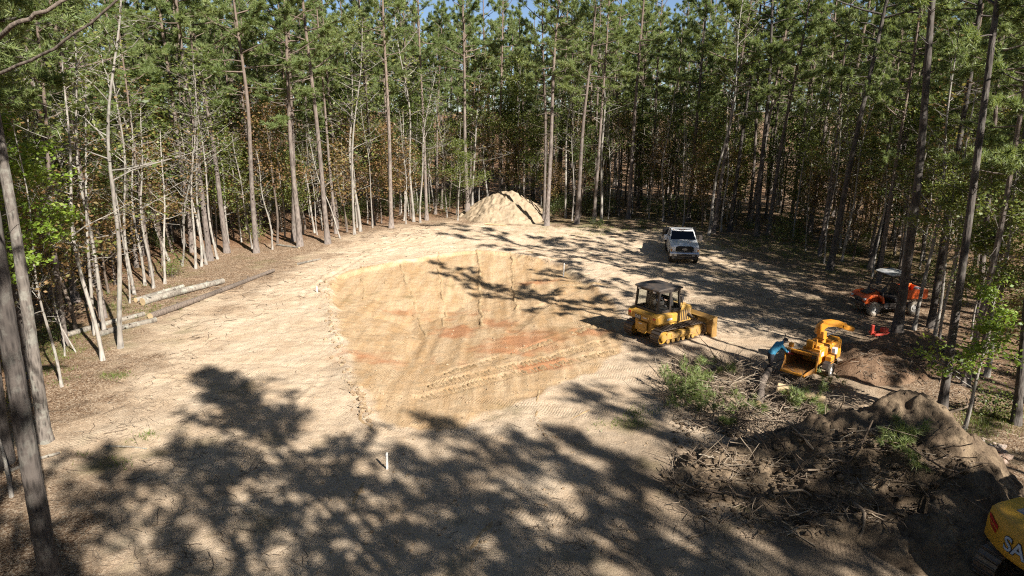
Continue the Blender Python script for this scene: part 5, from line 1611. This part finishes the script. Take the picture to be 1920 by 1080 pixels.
part('bucket', lambda bm: (pr(bm, [(4.35, 1.2), (4.9, 1.25), (5.0, .7), (4.7, .22), (4.2, .15), (4.3, .28), (4.6, .4), (4.75, .75), (4.7, 1.05)], -.65, .1, 'y', .01), bx(bm, (4.5, -.64, .7), (.6, .03, .9), .005), bx(bm, (4.5, .09, .7), (.6, .03, .9), .005)), K_, ex)

# ------------------------------------------------------------------ logs, stakes, brush, litter
def lathe_log(name, p0, p1, r0, r1, label, mat=None, bendy=.05, seed=1, cat='log', knots=3):
    r = np.random.default_rng(seed)
    p0 = np.array(p0, float); p1 = np.array(p1, float)
    k = 26; t = np.linspace(0, 1, k); L = np.linalg.norm(p1 - p0)
    c = (p0 + p1) / 2
    P = p0[None] + (p1 - p0)[None] * t[:, None] - c
    off = bendy * np.sin(t * PI * r.uniform(1, 2.2) + r.uniform(0, 3))
    d = (p1 - p0) / L; sd = np.cross(d, [0, 0, 1]); sd /= np.linalg.norm(sd) + 1e-9
    P += sd[None] * off[:, None]
    rad = (r0 + (r1 - r0) * t) * (1 + .06 * vnoise(t * 9, t * 0, seed))
    t_ = thing(name, label, cat, tuple(c))
    mb = MB(); tube(mb, P, rad, 14, cap=False)
    for _ in range(knots):
        f_ = r.uniform(.1, .9); q = p0 + (p1 - p0) * f_ - c
        az = r.uniform(0, PI); dd = sd * math.cos(az) + np.array([0, 0, 1]) * math.sin(az) + d * .4
        tube(mb, np.stack([q, q + dd * (r0 * 1.25)]), [r0 * .3, r0 * .24], 6)
    mb.build('bark', mat or M['log'], t_)
    for e, rr, s in ((0, rad[0], -1), (-1, rad[-1], 1)):
        bm_ = MB(); q = P[e]; dd = d * s * .012
        a = np.arange(14) * 2 * PI / 14
        u = np.cross(d, [0, 0, 1.]); u /= np.linalg.norm(u); w = np.cross(d, u)
        ringp = q + dd + rr * .97 * (np.cos(a)[:, None] * u + np.sin(a)[:, None] * w)
        back = ringp - dd * 1.5
        i = np.arange(14)
        bm_.add(np.concatenate([ringp, back]), [i[None, :] if s > 0 else i[None, ::-1], np.stack([i, (i + 1) % 14, (i + 1) % 14 + 14, i + 14], -1)])
        bm_.build('cut_end', M['cutwood'], t_, False)
    return t_
def on(px, py, r): 
    p = g(px, py); return (p.x, p.y, surf(p.x, p.y) + r * .8)
lathe_log('log', on(268, 572, .24), on(418, 531, .2), .22, .17, 'thick lichen grey log lying uppermost by the pale saplings', seed=1)
lathe_log('log', on(254, 567, .17), on(345, 541, .16), .15, .13, 'short pale log behind the thick lichen grey log', seed=2)
lathe_log('log', on(280, 598, .19), on(516, 510, .14), .18, .11, 'longest brown log pointing along the sand edge', M['brownbark'], .12, 3)
lathe_log('log', on(126, 632, .16), on(270, 592, .14), .14, .12, 'pale log crossing behind the slim leaning trees', M['log'], .04, 4)
lathe_log('log', on(182, 632, .15), on(292, 603, .14), .15, .13, 'grey log lowest of the felled logs', seed=5)
lathe_log('log', on(555, 497, .08), on(602, 487, .06), .08, .06, 'small grey pole at the far end of the long brown log', seed=6)
lathe_log('log', on(910, 421, .09), on(950, 424, .07), .08, .06, 'thin pale pole at the front foot of the sand pile', M['cutwood'], .02, 7, knots=0)
p0, p1 = on(1455, 752, .5), on(1545, 764, .3)
lathe_log('log', (p0[0], p0[1], p0[2] + .15), (p1[0], p1[1], p1[2] + .05), .19, .16, 'pale barkless log lying on the brush pile', M['cutwood'], .05, 8)
p0, p1 = on(1418, 765, .2), on(1432, 690, .2)
lathe_log('log', (p0[0], p0[1], p0[2]), (p1[0] - .3, p1[1] - 1.2, p1[2] + .25), .15, .12, 'dark log standing half upright in the brush pile', M['brownbark'], .05, 9)
lathe_log('log', on(8, 888, .06), on(112, 850, .05), .06, .04, 'thin grey limb on the leaf litter between the two nearest pines', seed=10)
lathe_log('log', on(520, 310 + 150, .08), on(560, 466, .06), .08, .06, 'short weathered limb at the foot of the two close pines', seed=11)
lathe_log('log', on(195, 838, .03), on(278, 842, .03), .03, .02, 'dead stick arched over the litter near the pale footed pine', seed=12)

def stake(px, py, h, w, label, lean=(0, 0)):
    p = g(px, py)
    t = thing('survey_stake', label, 'stake', (p.x, p.y, hz(p.x, p.y) - .05), .4, None, (lean[0], lean[1], .4))
    part('lath', lambda bm: pr(bm, [(-w / 2, 0), (w / 2, 0), (w / 2, h), (w * .1, h + .03), (-w / 2, h)], -.012, .012, 'y', .003), M['stake'], t)
    part('mark', lambda bm: bx(bm, (0, 0, h * .86), (w * 1.04, .03, h * .08), .002), M['orange'] if False else M['sticker'], t)
    return t
stake(726, 880, .60, .065, 'white survey stake standing alone on the near sand', (0, .02))
stake(1056, 519, .95, .085, 'white survey stake at the back right corner of the basin', (0, .07))
stake(595, 548, .42, .07, 'small white survey stake at the back left corner of the basin', (0, -.03))

# brush pile: the larger branches are things, the rest a tangle
def crooked(p, az, el, L, r0, seed, k=9, fork=True):
    r = np.random.default_rng(seed)
    d = np.array([math.cos(az) * math.cos(el), math.sin(az) * math.cos(el), math.sin(el)])
    P = [np.zeros(3)]
    for i in range(k - 1):
        d = unit(d + r.normal(0, .22, 3) + np.array([0, 0, -.04])); P.append(P[-1] + d * L / (k - 1))
    P = np.array(P); mb = MB()
    tube(mb, P, r0 * (1 - .7 * np.linspace(0, 1, k)), 7)
    if fork:
        for f_ in (3, 5, 6):
            q = P[f_]; e = unit(d + r.normal(0, .8, 3)); n_ = 5; l2 = L * r.uniform(.2, .45)
            Q = q + e * np.linspace(0, 1, n_)[:, None] * l2 + np.cumsum(r.normal(0, .03 * L, (n_, 3)), 0) * (np.arange(n_) > 0)[:, None]
            tube(mb, Q, r0 * .5 * (1 - .7 * np.linspace(0, 1, n_)), 5)
    return mb
BR = [(1494, 735, 60, 25, 1.5, .03, 'bare forked branch sticking up in front of the chipper tray'), (1395, 705, 150, 12, 1.6, .05, 'pinkish split branch on top of the brush pile'),
      (1370, 695, 20, 15, 1.3, .05, 'pale splintered branch near the worker'), (1340, 770, 10, 6, 2.4, .05, 'long brown branch along the front of the brush pile'),
      (1420, 790, 12, 8, 2.0, .07, 'thick bleached branch below the half upright log'), (1300, 690, 160, 10, 1.4, .04, 'curled grey branch at the left end of the brush pile'),
      (1330, 745, 55, 25, 1.4, .03, 'twisted bare branch among the green pine boughs'), (1480, 800, -20, 12, 1.8, .06, 'knobbly root branch between brush and soil heap'),
      (1270, 930, 80, 40, 1.3, .04, 'upright dead branch at the left foot of the soil heap'), (1520, 930, 160, 15, 1.1, .04, 'broken root poking from the middle of the soil heap'),
      (1600, 945, -60, 20, 1.3, .06, 'dark root stub on the sunlit face of the soil heap'), (1690, 800, 10, 15, 1.5, .04, 'dark stick lying across the top of the soil heap'),
      (1780, 775, -30, 30, 1.6, .05, 'tangled pale roots at the right shoulder of the soil heap'), (1785, 985, 70, 25, .7, .03, 'small white stick in the dark hollow by the excavator'),
      (1290, 1010, 20, 8, 1.0, .03, 'brown stick on the shaded ground left of the soil heap'), (1570, 860, 30, 25, 1.3, .045, 'leaning root below the crest of the soil heap'),
      (100, 560, 200, 25, 1.6, .03, 'bare branch in the shade under the bright broadleaf tree'), (450, 895, 60, 20, 1.0, .025, 'dry branch lying in the left shadow on the sand')]
for i, (px, py, az, el, L, r0, lab) in enumerate(BR):
    p = g(px, py); z = surf(p.x, p.y)
    # iterate towards the pile's surface along the view ray
    for _ in range(8):
        x, y = flat(px, py, z); z = .5 * z + .5 * surf(x, y)
    t = crooked(None, R(az), R(el), L, r0, 700 + i)
    o = t.build('branch', M['stick']); o.location = (x, y, z + .02); tag(o, lab, 'branch')

def pick(poly_px, n, r, zfix=True):
    xs = [a for a, b in poly_px]; ys = [b for a, b in poly_px]
    out = []
    while len(out) < n:
        m = n * 3
        a = r.uniform(min(xs), max(xs), m); b = r.uniform(min(ys), max(ys), m)
        ins = poly_sd(poly_px, a, b) > 0
        out += list(zip(a[ins], b[ins]))
    return out[:n]
def ground_at(pxs):
    P = np.array([flat(a, b, 0) for a, b in pxs]); Z = np.zeros(len(P))
    pp = np.array(pxs)
    def piles(x, y):
        z = height(x, y)
        for (cx, cy_, rx, ry, fn) in ((spx, spy, 7, 7, sand_fn), (shx, shy, 7.2, 6.2, heap_fn), (mx, my, 5, 4, mulch_fn)):
            ins = (abs(x - cx) < rx) & (abs(y - cy_) < ry)
            h = np.where(ins, fn(x - cx, y - cy_), 0); z = z + np.where(h > .1, h - .1, 0)
        return z
    for _ in range(10):
        a = (pp[:, 0] - 960) / FPX; b = (540 - pp[:, 1]) / FPX
        t = (Z - CAM_H) / (-SP + b * CP)
        x, y = a * t, (CP + b * SP) * t
        Z = .5 * Z + .5 * piles(x, y)
    return np.stack([x, y, Z], 1)
r = np.random.default_rng(77)
BRUSH = [(1240, 700), (1290, 672), (1400, 682), (1500, 712), (1560, 745), (1555, 800), (1420, 830), (1290, 800), (1245, 770)]
B0 = ground_at(pick(BRUSH, 900, r))
mb = MB()
ctr = B0.mean(0)
for i, p in enumerate(B0):
    hgt = .55 * math.exp(-(((p[0] - ctr[0]) / 2.8) ** 2 + ((p[1] - ctr[1]) / 2.2) ** 2)) * r.uniform(0, 1)
    k = 5; az = r.uniform(0, 2 * PI); d = np.array([math.cos(az), math.sin(az), r.normal(.05, .3)]); L = r.uniform(.25, 1.5)
    P = p + np.array([0, 0, hgt]) + d * np.linspace(0, 1, k)[:, None] * L + np.cumsum(r.normal(0, .05, (k, 3)), 0)
    tube(mb, P, r.uniform(.008, .028) * (1 - .6 * np.linspace(0, 1, k)), 4, cap=False)
tag(mb.build('brush_tangle', M['stick']), 'tangle of cut branches and twigs in front of the wood chipper', None, None, 'stuff')
mb = MB(); tips = []; dirs = []
BO = ground_at(pick([(1250, 705), (1300, 690), (1370, 700), (1372, 760), (1300, 785), (1255, 765)], 34, r) + pick([(1340, 780), (1420, 780), (1420, 800), (1345, 800)], 6, r) + pick([(1465, 755), (1560, 760), (1540, 790), (1470, 785)], 9, r) + pick([(1500, 690), (1550, 700), (1540, 725), (1500, 715)], 4, r) + pick([(1690, 830), (1730, 850), (1720, 890), (1690, 870)], 7, r))
for p in BO:
    az = r.uniform(0, 2 * PI); d = unit(np.array([math.cos(az), math.sin(az), .25])); L = r.uniform(.5, 1.0)
    q0 = p + np.array([0, 0, r.uniform(.12, .5)])
    tube(mb, np.stack([q0, q0 + d * L]), [.015, .006], 4, 1)
    for s in np.linspace(.2, 1, 7): tips.append(q0 + d * L * s + r.normal(0, .07, 3)); dirs.append(unit(d + r.normal(0, .5, 3)))
nm = MB(); needles(nm, tips, dirs, 26, .24, .022, r)
mb.f += [f_ + mb.n for f_ in nm.f]; mb.m += [0] * len(nm.f); mb.v += nm.v; mb.n += nm.n
tag(mb.build('green_boughs', [M['needle'], M['stick']], None, False), 'cut green pine boughs lying in the brush', None, None, 'stuff')

# twigs, roots and crumbs scattered on the ground and heap
mb = MB()
def scatter_sticks(poly, n, l0, l1, r0, up=.1):
    for p in ground_at(pick(poly, n, r)):
        k = 4; az = r.uniform(0, 2 * PI); L = r.uniform(l0, l1); d = np.array([math.cos(az), math.sin(az), r.normal(0, up)])
        P = p + np.array([0, 0, .012]) + d * np.linspace(0, 1, k)[:, None] * L + np.cumsum(r.normal(0, .09 * L, (k, 3)) * [1, 1, .3], 0)
        P[:, 2] = np.maximum(P[:, 2], p[2] + .006 - .02 * L)
        tube(mb, P, r0 * r.uniform(.5, 1.3), 4, cap=False)
HEAP = [(1270, 840), (1400, 800), (1540, 790), (1690, 740), (1760, 780), (1830, 870), (1740, 960), (1500, 1010), (1300, 980), (1240, 900)]
scatter_sticks(HEAP, 700, .12, .8, .013, .45)
scatter_sticks(HEAP, 45, .5, 1.5, .026, .5)
scatter_sticks([(1240, 900), (1330, 830), (1420, 850), (1380, 960), (1280, 960)], 45, .2, .9, .014, .7)
scatter_sticks([(200, 680), (330, 620), (420, 690), (330, 800), (200, 830)], 260, .05, .4, .006)
scatter_sticks([(120, 1075), (130, 850), (220, 720), (330, 640), (420, 700), (520, 900), (600, 1075)], 420, .1, .7, .008)
scatter_sticks([(300, 560), (520, 500), (640, 470), (660, 500), (560, 560), (420, 640), (330, 640)], 240, .15, .8, .012)
scatter_sticks([(1000, 960), (1260, 860), (1400, 1000), (1500, 1075), (1000, 1075)], 260, .08, .5, .008)
scatter_sticks([(1340, 470), (1560, 530), (1660, 640), (1560, 700), (1420, 600), (1300, 530)], 260, .2, 1.0, .014)
scatter_sticks([(1600, 640), (1800, 640), (1900, 800), (1750, 740)], 180, .15, .8, .012)
scatter_sticks([(1600, 650), (1690, 625), (1800, 650), (1780, 700), (1620, 710)], 420, .08, .4, .012, .3)
scatter_sticks([(640, 440), (760, 425), (880, 420), (860, 435), (700, 460)], 120, .2, .9, .016)
scatter_sticks([(600, 700), (1000, 760), (1200, 900), (900, 1075), (600, 1000)], 200, .04, .3, .006)
scatter_sticks([(330, 660), (600, 640), (660, 720), (640, 1075), (200, 1075), (200, 900)], 420, .04, .35, .006)
scatter_sticks([(620, 450), (900, 430), (1250, 440), (1200, 520), (900, 465), (640, 500)], 160, .08, .5, .012)
tag(mb.build('twig_litter', M['stick']), 'twigs roots and bark scraps scattered over the soil', None, None, 'stuff')

ico = bmesh.new(); bmesh.ops.create_icosphere(ico, subdivisions=1, radius=1)
IV = np.array([v.co[:] for v in ico.verts]); IF = np.array([[v.index for v in f_.verts] for f_ in ico.faces]); ico.free()
mb = MB()
def scatter_clods(P, s0, s1):
    for p in P:
        s = s0 * (s1 / s0) ** (r.uniform() ** 2.2)
        V = IV * (1 + r.normal(0, .22, (len(IV), 1))) * s * np.array([r.uniform(.8, 1.3), r.uniform(.8, 1.3), .7])
        mb.add(V + p + np.array([0, 0, s * .25]), IF)
def along(pts_px, n, wob):
    pts_ = np.array(pts_px, float); t = r.uniform(0, len(pts_) - 1.001, n); i = t.astype(int); f_ = (t - i)[:, None]
    q = pts_[i] * (1 - f_) + pts_[i + 1] * f_ + r.normal(0, wob, (n, 2)); return ground_at([tuple(a) for a in q])
scatter_clods(along([(612, 520), (616, 570), (628, 620), (650, 690), (672, 740), (690, 790)], 420, 8), .015, .12)
for line in ([(1010, 560), (1100, 520), (1170, 540)], [(980, 480), (1060, 499)], [(880, 1065), (930, 985)], [(1004, 790), (1040, 830)]):
    scatter_clods(along(line, 60, 5), .01, .06)
scatter_clods(ground_at(pick([(400, 640), (620, 640), (1000, 780), (1240, 820), (1200, 1075), (400, 1075)], 900, r)), .01, .05)
scatter_clods(ground_at(pick([(620, 520), (960, 470), (1150, 560), (1100, 700), (860, 790), (700, 780)], 700, r)), .012, .06)
tag(mb.build('soil_crumbs', M['clod'], None, False), 'crumbs and clods of sandy soil', None, None, 'stuff')
mb = MB()
scatter_clods(ground_at(pick(HEAP, 900, r)), .02, .13)
scatter_clods(ground_at(pick([(1260, 780), (1340, 760), (1320, 840), (1260, 830)], 120, r)), .02, .10)
tag(mb.build('dark_clods', M['topsoil'], None, False), 'dark clods lying over the soil heap', None, None, 'stuff')
mb = MB()
scatter_clods(ground_at(pick([(1815, 825), (1850, 820), (1900, 850), (1880, 870), (1830, 850)], 60, r)), .04, .16)
tag(mb.build('rubble', M['stone'], None, False), 'pale rubble right of the soil heap', None, None, 'stuff')

# ridges pressed by the bulldozer's track shoes, and the spill lines its blade left
mb = MB()
for pts_ in TRACKS[:3]:
    P = np.array(pts_); seg = np.linalg.norm(np.diff(P, axis=0), axis=1); cum = np.concatenate([[0], np.cumsum(seg)])
    for s in np.arange(.1, cum[-1], .20):
        if r.uniform() < .12 + .75 * (vnoise(np.array([s / 1.7]), np.array([P[0, 0] * 3]), 12)[0] > .15): continue
        x = np.interp(s, cum, P[:, 0]); y = np.interp(s, cum, P[:, 1])
        i = min(np.searchsorted(cum, s), len(P) - 1); d = unit(P[i] - P[i - 1]); n_ = np.array([-d[1], d[0]])
        a = np.array([x, y]) + n_ * .27 * r.uniform(.7, 1); b = np.array([x, y]) - n_ * .27 * r.uniform(.7, 1)
        m_ = 5; t = np.linspace(0, 1, m_)[:, None]; L = a + (b - a) * t + r.normal(0, .015, (m_, 2))
        z = height(L[:, 0], L[:, 1]); hh = np.clip(.075 + r.normal(0, .025, m_), .015, .13) * np.array([.4, 1, 1, 1, .4]); w = .05
        A = np.column_stack([L - d * w, z - .02]); T_ = np.column_stack([L + d * .008, z + hh]); B = np.column_stack([L + d * w, z - .02])
        j = np.arange(m_ - 1)
        mb.add(np.concatenate([A, T_, B]), [np.stack([j, j + 1, j + 1 + m_, j + m_], -1), np.stack([j + m_, j + 1 + m_, j + 1 + 2 * m_, j + 2 * m_], -1)])
def spill(px_pts, w, hgt, gap=.15):
    P = np.array(flats(px_pts, -.3)); seg = np.linalg.norm(np.diff(P, axis=0), axis=1); cum = np.concatenate([[0], np.cumsum(seg)])
    s = np.arange(0, cum[-1], .07); n = len(s)
    C = np.column_stack([np.interp(s, cum, P[:, 0]), np.interp(s, cum, P[:, 1])]); d = unit(np.gradient(C, axis=0)); nn = np.column_stack([-d[:, 1], d[:, 0]])
    C = C + nn * (fbm(s / 1.5, s * 0, int(P[0, 0] * 7) + 50, 3) * .12)[:, None]
    hh = .5 * hgt * np.clip(.8 + .5 * fbm(s / .9, s * 0 + 3, int(P[0, 1] * 9), 4), 0, 1.6) * sstep(np.minimum(s, cum[-1] - s) / .6)
    rows = []
    for f_, k_ in ((-1, 0), (-.45, .6), (0, 1), (.45, .65), (1, 0)):
        Q = C + nn * (w * .8 * f_ * (1 + r.normal(0, .10, n)))[:, None]; rows.append(np.column_stack([Q, height(Q[:, 0], Q[:, 1]) - .025 + k_ * hh * (1 + r.normal(0, .12, n))]))
    j = np.arange(n - 1); fs = [np.stack([j + a * n, j + 1 + a * n, j + 1 + (a + 1) * n, j + (a + 1) * n], -1) for a in range(4)]
    mb.add(np.concatenate(rows), fs)
for q, w, hgt in (([(751, 498), (765, 535), (778, 560), (803, 622)], .16, .17), ([(821, 478), (828, 550), (834, 600)], .14, .16), ([(895, 474), (899, 530), (904, 605)], .18, .2), ([(960, 477), (963, 520), (968, 580)], .15, .19),
                ([(678, 507), (684, 563)], .15, .15), ([(720, 502), (732, 590)], .1, .08), ([(930, 475), (936, 560)], .08, .06), ([(865, 480), (868, 580)], .08, .06), ([(790, 490), (800, 580)], .08, .05),
                ([(980, 476), (1020, 488), (1060, 500)], .2, .14), ([(1008, 560), (1060, 535), (1150, 545)], .3, .16),
                ([(882, 1060), (905, 1020), (930, 985)], .14, .14), ([(1006, 735), (1004, 765), (1008, 800)], .1, .12), ([(690, 760), (682, 800), (700, 830)], .12, .12), ([(690, 905), (672, 940), (655, 975)], .12, .1), ([(1110, 770), (1060, 815)], .1, .08)):
    spill(q, w, hgt)
M['pitsoil'] = soil_mat('basin_soil', (.38, .255, .135), (.47, .345, .205), (.24, .15, .08))
tag(mb.build('track_prints', M['pitsoil']), 'ridges pressed into the sand by bulldozer tracks', None, None, 'stuff')

# grass tufts
mb = MB()
def blades(P, n, h, spread):
    for p in P:
        q = p + np.column_stack([r.normal(0, spread, (n, 2)), np.zeros(n)])
        d = unit(r.normal(size=(n, 3)) * [.5, .5, .15] + [0, 0, .8]); L = h * r.uniform(.5, 1.2, (n, 1))
        s = unit(np.cross(d, r.normal(size=(n, 3)))) * .012
        V = np.stack([q - s, q + s, q + d * L], 1).reshape(-1, 3); mb.add(V, np.arange(3 * n).reshape(-1, 3))
def in_px(px, py, sx, sy, n): return ground_at([(px + r.normal(0, sx), py + r.normal(0, sy)) for _ in range(n)])
for a in ((1180, 792, 20, 7, 9), (1205, 775, 24, 5, 9), (212, 706, 9, 3, 7), (200, 868, 20, 8, 4), (280, 826, 8, 6, 3), (1840, 790, 40, 12, 60), (1400, 455, 60, 10, 160), (1120, 430, 40, 6, 60), (1300, 425, 60, 5, 60), (1640, 500, 60, 15, 120), (100, 650, 40, 30, 70), (230, 560, 60, 20, 70), (1520, 470, 50, 15, 120), (1205, 430, 20, 3, 20)):
    blades(in_px(*a), 20, .17, .2)
tag(mb.build('grass', M['grass'], None, False), 'sparse green grass tufts', None, None, 'stuff')
